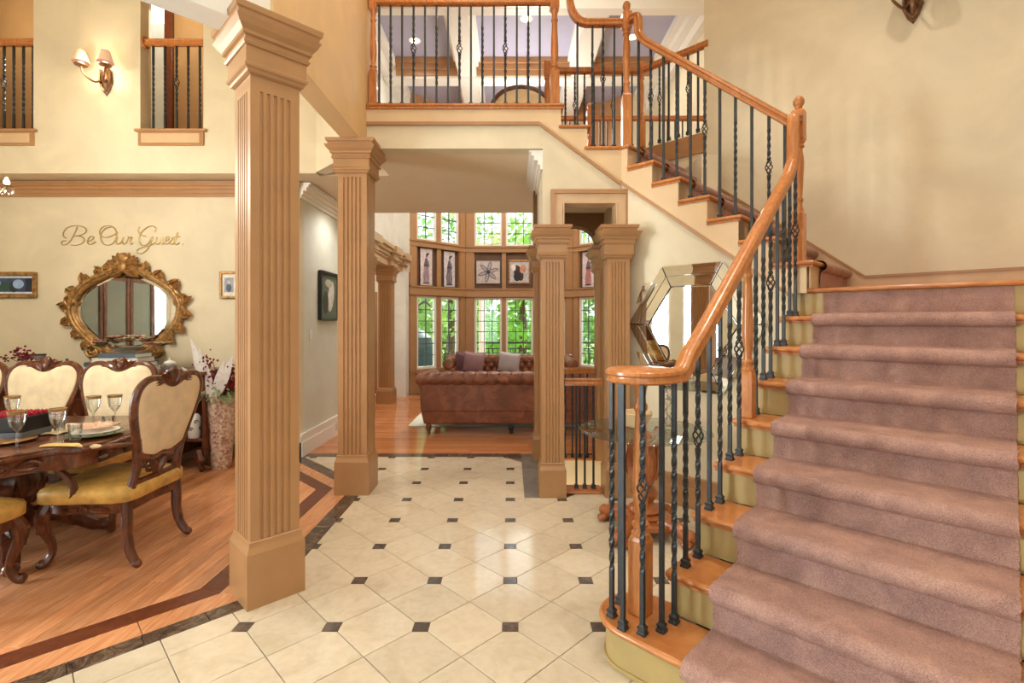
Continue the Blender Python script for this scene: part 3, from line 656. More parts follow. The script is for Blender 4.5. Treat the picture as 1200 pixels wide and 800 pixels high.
# ------------------------------------------------------------------ railings
bal_me = {}
def bal_mesh(h, kind):
    key = (round(h, 3), kind)
    if key in bal_me: return bal_me[key]
    s = .0088; rs = []; zz = []
    if kind == 'plain': zz = [(.0, 0), (h, 0)]
    elif kind == 'twist': zz = [(0, 0), (h*.2, 0)]+[(h*(.2+.6*i/36), i/36*2*pi*2.5) for i in range(1, 37)]+[(h, 2*pi*2.5)]
    else:
        c = h*.58; zz = [(0, 0), (h*.25, 0)]+[(h*.25+(c-.06-h*.25)*i/14, i/14*2*pi) for i in range(1, 15)]
        zz2 = [(c+.06, 2*pi)]+[(c+.06+(h*.9-c-.06)*i/16, 2*pi+i/16*2*pi) for i in range(1, 17)]+[(h, 4*pi)]
    def ring(z, a): return [(SQ*s*cos(a+pi/4+pi/2*j), SQ*s*sin(a+pi/4+pi/2*j), z) for j in range(4)]
    m = MB().rings([ring(z, a) for z, a in zz])
    if kind == 'basket': m.rings([ring(z, a) for z, a in zz2])
    me = m.mesh('baluster', smooth=False); bal_me[key] = me; return me
bk = MB()
for j in range(4):
    bk.tube([(.005*cos(j*pi/2)+.024*sin(pi*t/12)*cos(j*pi/2+t/12*pi*1.25), .024*sin(pi*t/12)*sin(j*pi/2+t/12*pi*1.25), -.058+.116*t/12) for t in range(13)], .0042, 5)
for z in (-.066, .06): bk.lathe([(.008, z-.012), (.0145, z-.004), (.0145, z+.006), (.008, z+.014)], n=8)
basket_me = bk.mesh('basket')
shoe_me = MB().sq([(0, .0185), (.008, .0185), (.012, .0155), (.022, .0145), (.026, .017), (.031, .017), (.036, .0115), (.04, .0105)], (0, 0, 0)).mesh('shoe', smooth=False)
def baluster(rail, x, y, z0, z1, kind, rz=0):
    L = LOC[rail.name]; h = z1-z0
    b = link('baluster', bal_mesh(h, kind), M['iron'], rail, (x-L[0], y-L[1], z0-L[2]), rz)
    if kind == 'basket': link('basket', basket_me, M['iron'], b, (0, 0, h*.58))
    link('shoe', shoe_me, M['iron'], b, (0, 0, .0005)); return b
NP = [(0, .98), (.02, 1.0), (.035, .78), (.05, .72), (.07, .92), (.085, .92), (.10, .66), (.13, .60), (.22, .78), (.30, .86), (.40, .84), (.55, .74), (.72, .62), (.80, .56), (.815, .74), (.84, .78), (.86, .60), (.90, .56), (.95, .68), (.98, .82), (1.0, .84)]
def newel(rail, x, y, z0, zb, zt, side, zblock=None, ball=0, rz=pi/4, flip=False):
    h = side/2; c = (x, y, 0)
    m = MB().sq([(z0, h), (zb-.02, h), (zb, h*.8)], c, rz)
    n = part('newel_post', m, M['oak'], rail, smooth=False, bev=.004)
    H_ = zt-zb; pr = [(h*r, zb-.004+t*(H_+.008)) for t, r in NP]
    if zblock:
        pr = [(h*r, zb-.004+(1-t)*(H_+.008)) for t, r in NP][::-1] if flip else pr
    part('turned_shaft', MB().lathe(pr, c, 18), M['oak'], n)
    if zblock: part('top_block', MB().sq([(zt, h*.8), (zt+.015, h), (zblock-.012, h), (zblock, h*.86)], c, rz), M['oak'], n, smooth=False, bev=.004)
    if ball: part('finial', MB().lathe([(.012, zblock-.003), (.03*ball, zblock+.004), (.02*ball, zblock+.012), (.022*ball, zblock+.018)]+[(.036*ball*sin(a), zblock+.016+.042*ball*(1-cos(a))) for a in [pi*(.22+.78*i/9) for i in range(10)]], c, 14), M['oak'], n)
    return n
RP = [(-.030, -.028), (.030, -.028), (.034, -.020), (.027, -.008), (.027, .002), (.035, .010), (.034, .022), (.024, .032), (0, .037), (-.024, .032), (-.034, .022), (-.035, .010), (-.027, .002), (-.027, -.008), (-.034, -.020)]
VB = -1.0126
def zr(u): return 1.47+.776*(u-2.363)
# lower flight
r1 = thing('stair_railing', 'curved lower stair railing with round volute end and honey oak handrail on the bottom step', 'railing', (.575, 2.185, zs(1)))
cv = (.575, 2.185); zv = 1.238
spl = []
for k in range(0, 22):                       # volute: spiral out from the newel, then straight and up
    a = radians(150+k*16.5); r = .055+.0038*k*1.25
    spl.append((cv[0]+r*cos(a), cv[1]+r*sin(a), zv))
pth = cr([P3(2.03, VB-.015, zv), P3(2.08, VB, zv+.006), P3(2.15, VB, zr(2.15)+.012)], 4)+[P3(u, VB, zr(u)) for u in (2.3, 2.6, 2.9, 3.2, 3.5)]
pth += cr([P3(3.60, VB, zr(3.6)), P3(3.67, VB, zr(3.67)+.03), P3(3.705, VB, 2.56), P3(3.712, VB, 2.70), P3(3.714, VB, 2.80), P3(3.73, VB, 2.855), P3(3.80, VB, 2.872)], 5)
hr = MB().sweep(pth, RP, side=(r2, -r2, 0))
part('handrail', hr, M['oak'], r1)
vo = MB().lathe([(.02, zv-.028), (.142, zv-.028), (.150, zv-.020), (.142, zv-.008), (.142, zv+.002), (.153, zv+.010), (.152, zv+.022), (.138, zv+.032), (.02, zv+.040)], (cv[0], cv[1], 0), 32)
vp = part('volute', vo, M['oak'], r1)
# the arm that runs from the volute into the sloping rail
arm = cr([(cv[0]+.07, cv[1]-.075, zv), (cv[0]+.13, cv[1]-.045, zv), P3(2.03, VB-.004, zv+.002), P3(2.06, VB, zv+.004)], 6)
part('rail_easing', MB().sweep(arm, RP), M['oak'], vp)
newel(r1, cv[0], cv[1], zs(1)+.0005, .535, zv-.027, .08)
KB = ['plain', 'twist', 'twist', 'basket', 'twist', 'plain']
for (x, y), kd in zip([(.443, 2.16), (.502, 2.258), (.471, 2.07), (.544, 2.037), (.629, 2.055), (.700, 2.114)], ['twist', 'plain', 'plain', 'basket', 'plain', 'twist']):
    baluster(r1, x, y, zs(1)+.0005, zv-.026, kd, pi/4)
for k in range(2, 9):
    for i, du in enumerate((.10, .226)):
        u = us(k)+du
        if k == 5 and i == 0:
            x, y = UV(u, VB); newel(r1, x, y, zs(5)+.0005, 1.205, zr(u)-.034, .068); continue
        kd = ('basket' if k % 2 == 0 else 'twist') if i else ('plain' if k % 2 else 'twist')
        baluster(r1, *UV(u, VB), zs(k)+.0005, zr(u)-.030, kd, pi/4)
# upper flight
r2_ = thing('stair_railing', 'upper stair railing climbing left from landing newel to balcony, with goosenecks', 'railing', (*UV(3.84, VB), zs(10)))
UB = 3.84
nx, ny = UV(UB, VB); newel(r2_, nx, ny, zs(10)+.0005, 2.24, 2.72, .078, 2.94, 1.0, flip=True)
def zq(v): return 2.88+.905*(-1.08-v)
X3, Y3 = 1.04, 4.43
p_ = [P3(UB, -1.055, zq(-1.055))]+[P3(UB, v, zq(v)) for v in (-1.2, -1.6, -2.0, -2.12)]
p_ += cr([P3(UB, -2.19, zq(-2.19)), P3(UB, -2.235, zq(-2.235)+.02), P3(UB, -2.258, 4.0), P3(UB, -2.262, 4.09), P3(UB, -2.275, 4.14), P3(UB, -2.33, 4.15)], 5)+[(X3+.03, Y3-.005, 4.15)]
part('handrail', MB().sweep(p_, RP, side=(r2, r2, 0)), M['oak'], r2_)
newel(r2_, X3, Y3, zs(16)+.0005, 3.515, 4.09, .082, 4.245, 1.0, rz=0, flip=True)
p_ = [(X3-.03, Y3, 4.15), (.72, Y3, 4.15)]+cr([(.68, Y3, 4.15), (.62, Y3, 4.17), (.565, Y3, 4.23), (.535, Y3, 4.32), (.53, Y3, 4.42), (.515, Y3, 4.47), (.44, Y3, 4.48)], 5)
part('handrail', MB().sweep(p_, RP, side=(0, 1, 0)), M['oak'], r2_)
for i in range(0, 10):
    v = -1.204-.1172*i; k = 10
    while k < 16 and v < vr(k+1)+.03: k += 1
    kd = 'basket' if i % 4 == 0 else ('plain' if i % 2 else 'twist')
    baluster(r2_, *UV(UB, v), zs(k)+.0005, zq(v)-.032 if v > -2.2 else 3.93, kd, pi/4)
baluster(r2_, *UV(UB, -1.10), zs(10)+.0005, zq(-1.10)-.032, 'plain', pi/4)
for x, k, kd, zt in [(.93, 16, 'plain', 4.122), (.83, 16, 'basket', 4.122), (.735, 16, 'twist', 4.122), (.60, 17, 'plain', 4.15), (.545, 17, 'twist', 4.24)][0:4]:
    baluster(r2_, x, Y3, zs(k)+.0005, zt, kd)
# balcony
r3 = thing('balcony_railing', 'long level balcony railing of thin iron balusters above the passage', 'railing', (-.4, 4.43, Z2))
newel(r3, .396, 4.43, Z2+.0005, 3.72, 4.26, .082, 4.56, 0, rz=0)
newel(r3, -1.225, 4.43, Z2+.0005, 3.72, 4.26, .07, 4.40, 0, rz=0)
part('handrail', MB().sweep([(-1.19, 4.43, 4.342), (.354, 4.43, 4.342)], RP, side=(0, 1, 0)), M['oak'], r3)
for i in range(15):
    px = 444.5+13.43*i; baluster(r3, (px-598)/580*4.43, 4.43, Z2+.0005, 4.312, 'basket' if i % 4 == 3 else ('twist' if i % 2 else 'plain'))
# round the stair opening on the upper floor
r4 = thing('stairwell_railing', 'upper floor railing behind the stair, turning a corner above the opening', 'railing', (1.0, 5.47, Z2))
newel(r4, 1.45, 5.475, Z2+.0005, 3.70, 4.2, .075, 4.34, 0, rz=0, flip=True)
newel(r4, .41, 5.475, Z2+.0005, 3.72, 4.2, .08, 4.36, 0, rz=0, flip=True)
part('handrail', MB().sweep([(.45, 5.475, 4.255), (1.41, 5.475, 4.255)], RP, side=(0, 1, 0)), M['oak'], r4)
part('handrail', MB().sweep([(1.475, 5.44, 4.255), (1.98, 4.935, 4.255)], RP, side=(r2, r2, 0)), M['oak'], r4)
for i in range(9): baluster(r4, .505+.105*i, 5.475, Z2+.0005, 4.228, 'basket' if i % 4 == 2 else ('twist' if i % 2 else 'plain'))
for i in range(6): baluster(r4, 1.53+.075*i, 5.395-.075*i, Z2+.0005, 4.228, 'basket' if i % 3 == 1 else 'plain', pi/4)
r5 = thing('gallery_railing', 'far upstairs railing overlooking the great room, seen through the balusters', 'railing', (.9, 6.84, Z2))
newel(r5, 1.10, 6.84, Z2+.0005, 3.70, 4.1, .09, 4.40, 1.1, rz=0)
part('handrail', MB().sweep([(-2.2, 6.84, 4.29), (1.05, 6.84, 4.29)], RP, side=(0, 1, 0)), M['oak'], r5)
part('handrail', MB().sweep([(1.15, 6.84, 4.29), (2.88, 6.84, 4.29)], RP, side=(0, 1, 0)), M['oak'], r5)
for i in range(36):
    x = -.74+.104*i
    if abs(x-1.10) > .05: baluster(r5, x, 6.84, Z2+.0005, 4.26, 'plain')
# short railings at the stairwell going down
for y, zt, lb, xs, gp_ in [(4.33, .925, 'short oak and iron railing between the two front stairwell columns', (.578, .652, .728), None), (5.34, .925, 'short railing along the far edge of the stairwell, behind the front rail', (.51, .59, .67, .75, .83), None)]:
    x0, x1 = (.4725, .797) if y < 5 else (.47, .905)
    r6 = thing('stairwell_railing', lb, 'railing', ((x0+x1)/2, y, 0))
    part('handrail', MB().sweep([(x0, y, zt+.03), (x1, y, zt+.03)], RP, side=(0, 1, 0)), M['oak'], r6)
    part('nosing', MB().bx(x0, x1, y-.09 if y < 5 else y-.07, y+.10 if y < 5 else y+.08, .0005, .022), M['oak_x'], r6, bev=.006)
    for i, x in enumerate(xs): baluster(r6, x, y, .0225, zt+.003, 'basket' if (i == 1 and y > 5) else 'plain')
# rails across the two openings of the dining room's upper wall
for (x0, x1), n, lb in [((-5.62, -4.885), 7, 'upper opening railing at the far left above dining room'), ((-3.79, -3.145), 5, 'upper opening railing to the right of the lit wall sconce')]:
    r7 = thing('opening_railing', lb, 'railing', ((x0+x1)/2, 5.13, 3.445))
    part('handrail', MB().sweep([(x0+.002, 5.13, 4.37), (x1-.002, 5.13, 4.37)], RP, side=(0, 1, 0)), M['oak'], r7)
    part('rail_rosette', MB().tube([(x0+.001, 5.13, 4.37), (x0+.018, 5.13, 4.37)], .06, 14), M['oak'], r7)
    for i in range(n): baluster(r7, x0+(x1-x0)*(i+.75)/(n+.35), 5.13, 3.4455, 4.342, 'basket' if i == n//2 else 'twist')
# ------------------------------------------------------------------ carving helpers
def scroll(mb, c, r, ax, ay, turns=1.4, th=.012, sgn=1, n=16):   # spiral in the plane ax, ay
    c, ax, ay = Vector(c), Vector(ax), Vector(ay)
    P = []; R = []
    for i in range(n+1):
        t = i/n; a = sgn*2*pi*turns*t; q = r*(1-.8*t); P.append(c+ax*(q*cos(a))+ay*(q*sin(a))); R.append(th*(1-.35*t))
    mb.tube(P, R, 6); mb.ball(P[-1], th*1.25, 7, 5)
def leaf(mb, c, d, nrm, L, W, th=.01):         # pointed carved leaf lying along d, raised along nrm
    c, d, nrm = Vector(c), Vector(d).normalized(), Vector(nrm).normalized(); s = d.cross(nrm)
    rs = []
    for i in range(7):
        t = i/6; wd = W*sin(pi*min(1, .12+.88*t))*(1-.25*t)+.002; h = th*(1+.8*sin(pi*t))
        p = c+d*(L*t)+nrm*(.25*th*sin(pi*t*1.5))
        rs.append([p-s*wd, p-s*wd*.5+nrm*h*.7, p+nrm*h*.35, p+s*wd*.5+nrm*h*.7, p+s*wd, p-nrm*.004])
    mb.rings(rs)
def pad(outline, y0, y1, dome, steps=((1, 0), (.97, .45), (.88, .75), (.65, .95), (.3, 1.0), (.02, 1.0))):
    cx = sum(p[0] for p in outline)/len(outline); cz = sum(p[1] for p in outline)/len(outline); m = MB()
    def ring(s, y): return [(cx+(x-cx)*s, y, cz+(z-cz)*s) for x, z in outline]
    m.rings([ring(s, y1+dome*d) for s, d in steps[::-1]]+[ring(s, y0-dome*.5*d) for s, d in steps]); return m
# ------------------------------------------------------------------ dining chair
half = [(0, .64), (.07, .63), (.13, .645), (.185, .67), (.21, .73), (.245, .82), (.278, .92), (.288, 1.0), (.272, 1.065), (.225, 1.108), (.165, 1.118), (.105, 1.10), (.05, 1.073), (0, 1.062)]
outl = [(p.x, p.y) for p in cr([(x, z, 0) for x, z in half]+[(-x, z, 0) for x, z in half[-2:0:-1]], 3, True)]
def chair(label, arms, group=None):
    t = thing('dining_chair', label, 'chair', (0, 0, 0), 0, group)
    tilt = lambda p: Vector((p.x, p.y-.17*max(0, p.z-.5), p.z))
    Y = -.235
    m = pad(outl, Y-.012, Y+.012, .028); m.move(tilt); part('back_pad', m, M['cream_fabric'], t, True)
    fr = MB().tube([(x*1.035, Y, .855+(z-.855)*1.03) for x, z in outl], .024, 8, True)
    for s in (-1, 1): fr.tube(cr([(s*.205, Y+.01, .44), (s*.19, Y, .56), (s*.20, Y, .66), (s*.23, Y, .76)], 4), [.026]*13, 8)
    fr.move(tilt); part('back_frame', fr, M['mahog'], t, True)
    c = MB()
    for s in (-1, 1):
        scroll(c, (s*.045, Y, 1.118), .04, (s, 0, 0), (0, 0, 1), 1.3, .014)
        scroll(c, (s*.105, Y, 1.112), .028, (-s, 0, 0), (0, 0, 1), 1.2, .011)
        for yy, nn in ((Y+.012, 1), (Y-.012, -1)):
            leaf(c, (s*.02, yy, 1.09), (s*.8, 0, .5), (0, nn, 0), .11, .026, .014); leaf(c, (s*.09, yy, 1.10), (s, 0, -.12), (0, nn, 0), .11, .022, .012); leaf(c, (s*.012, yy, 1.06), (s*.3, 0, 1), (0, nn, 0), .11, .022, .014)
    c.ball((0, Y, 1.155), (.032, .022, .032), 10, 6); c.ball((0, Y, 1.115), (.05, .024, .05)); c.move(tilt)
    part('crest', c, M['mahog'], t, True)
    sp = MB()
    for s in (-1, 1):
        scroll(sp, (s*.06, Y+.008, .56), .055, (s, 0, 0), (0, 0, 1), 1.4, .014); scroll(sp, (s*.13, Y+.008, .60), .04, (-s, 0, 0), (0, 0, 1), 1.2, .012)
        leaf(sp, (s*.01, Y, .50), (s*.5, 0, 1), (0, -1, 0), .15, .03, .014)
    sp.bx(-.2, .2, Y-.012, Y+.02, .455, .50).tube([(-.19, Y, .655), (-.08, Y, .635), (0, Y, .66), (.08, Y, .635), (.19, Y, .655)], .014, 6); sp.move(tilt); part('back_splat', sp, M['mahog'], t, True)
    seat = []
    for z, k in [(.395, .99), (.40, 1.01), (.455, 1.015), (.475, .985), (.492, .85), (.497, .5), (.497, .05)]:
        seat.append([(x*k, .015+(y-.015)*k, z) for x, y in [(p.x, p.y) for p in cr([(.25, -.235, 0), (.285, 0, 0), (.30, .18, 0), (.275, .27, 0), (.14, .295, 0), (0, .30, 0), (-.14, .295, 0), (-.275, .27, 0), (-.30, .18, 0), (-.285, 0, 0), (-.25, -.235, 0), (0, -.25, 0)], 3, True)]])
    part('seat_cover', MB().rings(seat), M['seat_cover'], t, True, ang=60)
    ap = MB().rings([[(x*k, y*k, z) for x, y in [(p.x, p.y) for p in cr([(.235, -.215, 0), (.265, 0, 0), (.275, .2, 0), (.2, .265, 0), (0, .275, 0), (-.2, .265, 0), (-.275, .2, 0), (-.265, 0, 0), (-.235, -.215, 0), (0, -.225, 0)], 3, True)]] for z, k in [(.325, .95), (.335, .99), (.39, 1.0), (.397, .98)]])
    for s in (-1, 1):
        scroll(ap, (s*.272, 0, .355), .022, (0, 1, 0), (0, 0, 1), 1.2, .008); leaf(ap, (s*.27, .03, .36), (0, 1, -.1), (s, 0, 0), .12, .02); leaf(ap, (s*.268, -.03, .36), (0, -1, -.1), (s, 0, 0), .12, .02); scroll(ap, (s*.07, .275, .345), .03, (s, 0, 0), (0, 0, 1), 1.2, .009)
    ap.bx(-.2, .2, .2, .272, .315, .33); part('apron', ap, M['mahog'], t, True)
    for s in (-1, 1):
        m = MB().tube(cr([(s*.235, .225, .40), (s*.262, .25, .33), (s*.262, .255, .26), (s*.235, .235, .16), (s*.225, .23, .09), (s*.245, .252, .035), (s*.262, .268, .024)], 4), [.036]*4+[.04, .04, .038, .036]+[.034, .031, .028, .026]+[.024, .022, .021, .02]+[.02, .021, .022, .024]+[.026, .027, .027, .027]+[.024], 8)
        m.ball((s*.258, .264, .028), (.03, .03, .0275), 9, 6); leaf(m, (s*.26, .262, .34), (s*.1, .1, -1), (s, 1, 0), .13, .022, .012); part('leg', m, M['mahog'], t, True)
        m = MB().tube(cr([(s*.215, -.205, .42), (s*.222, -.215, .30), (s*.222, -.215, .20), (s*.225, -.235, .10), (s*.232, -.27, .035), (s*.234, -.285, .026)], 4), [.032]*8+[.029]*4+[.025]*4+[.024]*5, 8)
        m.ball((s*.234, -.284, .025), (.026, .03, .0245), 9, 6); part('leg', m, M['mahog'], t, True)
        if arms:
            m = MB().tube(cr([(s*.222, -.275, .74), (s*.275, -.14, .735), (s*.31, .02, .72), (s*.31, .10, .715), (s*.295, .14, .70)], 5), [.02]*9+[.024]*12, 8, flat=.75)
            scroll(m, (s*.30, .12, .695), .028, (0, 1, 0), (0, 0, 1), 1.1, .014)
            m.tube(cr([(s*.30, .11, .69), (s*.30, .14, .62), (s*.285, .08, .55), (s*.28, .05, .47), (s*.275, .10, .40)], 4), [.02]*17, 8); part('arm', m, M['mahog'], t, True)
            part('arm_pad', MB().ball((s*.297, -.03, .742), (.03, .10, .016), 10, 6), M['cream_fabric'], t, True)
    return t
G4 = 'carved dining chairs around the table'
c0 = chair('carved armchair at the right end of the dining table, seen from behind', True)
c0.location = (-2.53, 3.21, .0005); c0.rotation_euler.z = pi/2
c1 = chair('carved cream chair across the table beside the armchair, nearest the tall vase', False)
c1.location = (-3.27, 3.82, .0005); c1.rotation_euler.z = pi
bpy.context.view_layer.update()
copy_tree(c1, (-3.895, 3.82, .0005), pi, 'carved cream chair across the table behind the red roses, second from the vase')
copy_tree(c1, (-4.52, 3.82, .0005), pi, 'carved cream chair at the left photo edge, across the table')
copy_tree(c1, (-3.02, 2.53, .0005), 0, 'carved chair on the near side of the table, only seat and leg in frame')
# ------------------------------------------------------------------ dining table
T = thing('dining_table', 'carved walnut dining table with polished top and scrolled apron', 'table', (-3.85, 3.2, .0005))
def tb_out(k):
    a, b = 1.42+k, .60+k
    p = [(a, -.22), (a-.02, 0), (a, .22), (a-.05, .36), (a-.16, .40), (a-.24, b-.06), (a-.34, b), (.6, b-.02), (0, b+.02), (-.6, b-.02), (-a+.34, b), (-a+.24, b-.06), (-a+.16, .40), (-a+.05, .36), (-a, .22), (-a+.02, 0), (-a, -.22)]
    p += [(-x, -y) for x, y in p[1:-1]][::1] if 0 else [(-a+.05, -.36), (-a+.16, -.40), (-a+.24, -b+.06), (-a+.34, -b), (-.6, -b+.02), (0, -b-.02), (.6, -b+.02), (a-.34, -b), (a-.24, -b+.06), (a-.16, -.40), (a-.05, -.36)]
    return [(q.x, q.y) for q in cr([(x, y, 0) for x, y in p], 3, True)]
def rg(k, z): return [(x, y, z) for x, y in tb_out(k)]
part('tabletop', MB().rings([rg(-.02, .718), rg(0, .724), rg(.004, .738), rg(-.006, .747), rg(-.004, .756), rg(-.014, .760)]), M['table_top'] if 'table_top' in M else M['mahog'], T, True)
ap = MB().rings([rg(-.045, .628), rg(-.035, .634), rg(-.028, .70), rg(-.02, .7175)])
for s in (-1, 1):
    for x in (-.9, -.45, 0, .45, .9):
        for q in (-1, 1): scroll(ap, (x+q*.07, s*.577, .672), .032, (q, 0, 0), (0, 0, 1), 1.4, .010); leaf(ap, (x+q*.1, s*.572, .668), (q, 0, 0), (0, s, 0), .12, .026, .012)
        ap.ball((x, s*.575, .672), (.03, .014, .03))
    for y in (-.14, .14): scroll(ap, (s*1.385, y, .672), .035, (0, 1, 0), (0, 0, 1), 1.4, .010); leaf(ap, (s*1.38, y*1.2, .67), (0, y, 0), (s, 0, 0), .1, .026, .012)
    ap.ball((s*1.385, 0, .672), (.014, .035, .03))
    for q in (-1, 1): scroll(ap, (s*1.20, q*.47, .672), .036, (s, q*-.8, 0), (0, 0, 1), 1.4, .011); scroll(ap, (s*1.12, q*.55, .672), .036, (-s, q*.5, 0), (0, 0, 1), 1.4, .011); leaf(ap, (s*1.16, q*.51, .672), (s*.5, -q*.5, 0), (s, q, 0), .1, .025, .012)
part('apron', ap, M['mahog'], T, True)
for s in (-1, 1):
    m = MB().lathe([(.10, .14), (.16, .16), (.17, .20), (.12, .24), (.09, .28), (.11, .32), (.155, .40), (.16, .46), (.13, .54), (.10, .58), (.13, .62), (.2, .632)], (s*.62, 0, 0), 20)
    for k in range(10): a = k*2*pi/10; leaf(m, (s*.62+.10*cos(a), .10*sin(a), .29), (cos(a)*.35, sin(a)*.35, 1), (cos(a), sin(a), 0), .2, .03, .02)
    pd = part('pedestal', m, M['mahog'], T, True)
    for k in range(4):
        a = pi/4+k*pi/2; d = Vector((cos(a), sin(a), 0)); o_ = Vector((s*.62, 0, 0))
        f = MB().tube(cr([o_+d*.08+Vector((0, 0, .2)), o_+d*.2+Vector((0, 0, .19)), o_+d*.32+Vector((0, 0, .12)), o_+d*.42+Vector((0, 0, .05)), o_+d*.47+Vector((0, 0, .042))], 5), [.06]*6+[.055]*5+[.045]*5+[.04]*5, 8)
        f.ball(o_+d*.47+Vector((0, 0, .04)), (.045, .045, .0395), 10, 6); leaf(f, o_+d*.15+Vector((0, 0, .25)), d+Vector((0, 0, -.35)), (0, 0, 1), .2, .04, .02); part('foot', f, M['mahog'], pd, True)
# ------------------------------------------------------------------ on the table
TZ = .7612
def goblet(r, h, rim=True):
    m = MB().lathe([(.034, 0), (.034, .003), (.006, .008), (.005, h*.42), (.012, h*.46), (r*.8, h*.6), (r, h*.78), (r*1.06, h)], n=16)
    t = thing('goblet', '', 'glass'); part('glass_bowl', m, M['glass'], t, True); part('gilt_rim', MB().torus((0, 0, h), r*1.06, .0028, 20, 6).lathe([(r*1.035, h-.014), (r*1.063, h-.003)], n=20), M['gold'], t, True); return t
def tumbler(r, h): return MB().lathe([(r*.82, 0), (r*.84, .004), (r, h), (r*.94, h-.001), (r*.78, .012), (.001, .012)], n=16)
gl = goblet(.04, .20); gl.location = (-2.66, 2.83, TZ); gl['label'] = 'tall gilt-rimmed goblet left on the near table edge, in front of the red roses'; gl.location = (-2.83, 2.84, TZ)
bpy.context.view_layer.update(); KIDS.clear()
for x, y, lb in [(-2.68, 2.93, 'gilt-rimmed goblet right of the rose box, beside the clear tumbler'), (-2.78, 3.48, 'gilt-rimmed goblet against the cream back of the chair nearest the armchair'), (-2.88, 3.42, 'gilt goblet just left of the goblet at the armchair'), (-3.44, 3.42, 'gilt-rimmed goblet rising behind the red roses'), (-2.99, 2.80, 'short-stemmed gilt goblet at the left photo edge of the table')]:
    copy_tree(gl, (x, y, TZ), 0, lb)
def one(name, mb, mat, label, cat, loc, **kw): return single(name, mb, M[mat], label, cat, loc, local=True, **kw)
one('tumbler', tumbler(.036, .10), 'glass', 'clear glass tumbler between the goblet and the plate', 'glass', (-2.62, 2.98, TZ))
one('tumbler', tumbler(.034, .085), 'glass', 'clear tumbler behind the gold napkin, nearer the chairs', 'glass', (-2.68, 3.3, TZ))
one('tumbler', tumbler(.034, .085), 'glass', 'clear tumbler beside the small orchid pot', 'glass', (-2.93, 3.22, TZ))
one('salt_cellar', MB().lathe([(.025, 0), (.03, .01), (.028, .05), (.02, .06), (.004, .065)], n=14), 'silver', 'small silver pot at the left photo edge of the table', 'pot', (-3.06, 2.9, TZ))
pl = thing('dinner_plate', 'green rimmed oval plate with folded pink napkin beside the armchair', 'plate', (-2.60, 3.10, TZ))
part('plate_rim', MB().lathe([(.07, 0), (.08, .004), (.145, .018), (.15, .022), (.146, .024), (.08, .009), (.001, .008)], n=28), plain('green_glaze', (78, 104, 56), .2), pl, True)
part('top_plate', MB().lathe([(.06, .0245), (.12, .034), (.125, .037), (.12, .039), (.001, .031)], n=28), M['white'], pl, True)
nk = MB()
for k in range(9):
    a = k*2*pi/9; leaf(nk, (.01*cos(a), .01*sin(a), .042), (cos(a), sin(a), .25), (0, 0, 1), .105, .04, .014)
part('napkin', nk, plain('pink_napkin', (226, 190, 164), .85, var=.08), pl, True)
p2 = thing('dinner_plate', 'gilt plate with a silver charger at the left photo edge', 'plate', (-2.98, 2.93, TZ))
part('plate_rim', MB().lathe([(.07, 0), (.13, .014), (.135, .018), (.13, .02), (.001, .008)], n=28), M['gold'], p2, True)
gn = MB()
for k in range(7): gn.rings([[(-.09+.18*j/10, -.05+k*.014+.012*sin(j*1.1+k), .004+.012*abs(sin(j*.9+k*1.3))+z) for j in range(11)] for z in (0, .004)], closed=False)
gm = MB()
for j in range(8): leaf(gm, (-.08+.02*j, -.04+.006*j, .003), (1, .5-.13*j, .02), (0, 0, 1), .11, .022, .008)
one('napkin', gm, 'seat_cover', 'crumpled gold napkin by the near edge of the plate', 'napkin', (-2.60, 2.86, TZ))
rb = thing('rose_box', 'square black box filled with red roses on the table', 'flower box', (-3.08, 3.08, TZ), .1)
part('box_body', MB().bx(-.125, .125, -.11, .11, 0, .135), M['black'], rb, True, bev=.006, smooth=False)
part('box_band', MB().bx(-.127, .127, -.112, .112, .01, .045), plain('grey_satin', (92, 96, 104), .3), rb, True, bev=.004, smooth=False)
ro = None; rose_me = MB()
for k in range(5):
    for j in range(4): a = j*pi/2+k*.7; q = .007+.0055*k; leaf(rose_me, (q*.5*cos(a), q*.5*sin(a), 0), (cos(a)*.7, sin(a)*.7, 1.1-.12*k), (cos(a), sin(a), .2), .034-.002*k, .017, .004)
rose_me = rose_me.mesh('rose'); M['rose'] = plain('crimson_petals', (176, 18, 44), .6, var=.2, vs=60)
for i in range(5):
    for j in range(4): link('rose', rose_me, M['rose'], rb, (-.096+i*.048, -.078+j*.052, .128), random.random()*6)
rn = MB()
for k in range(12):
    x0 = -1.0+k*.15; rn.rings([[(x0+.15*i/3, -.16+.32*j/8+.008*sin(j*2+k), .0015+.010*abs(sin(i*1.4+j*1.7+k))) for j in range(9)] for i in range(4)], closed=False)
one('table_runner', rn, 'runner' if 'runner' in M else 'cream_fabric', 'rumpled brocade runner along the middle of the table', 'table runner', (-3.65, 3.28, TZ))
oc = thing('orchid_pot', 'small lilac flower in a green pot behind the tumblers', 'flower', (-3.03, 3.30, TZ))
part('pot', MB().lathe([(.03, 0), (.04, .03), (.042, .04), (.036, .04), (.03, .02), (.001, .02)], n=14), plain('dark_green_pot', (40, 62, 40), .3), oc, True)
m = MB(); m.tube([(0, 0, .02), (.004, 0, .09)], .004, 5)
for k in range(6): a = k*pi/3; leaf(m, (.004, 0, .095), (cos(a), sin(a), .35), (0, 0, 1), .034, .015, .004)
part('blossom', m, plain('lilac_petals', (186, 150, 176), .6), oc, True)
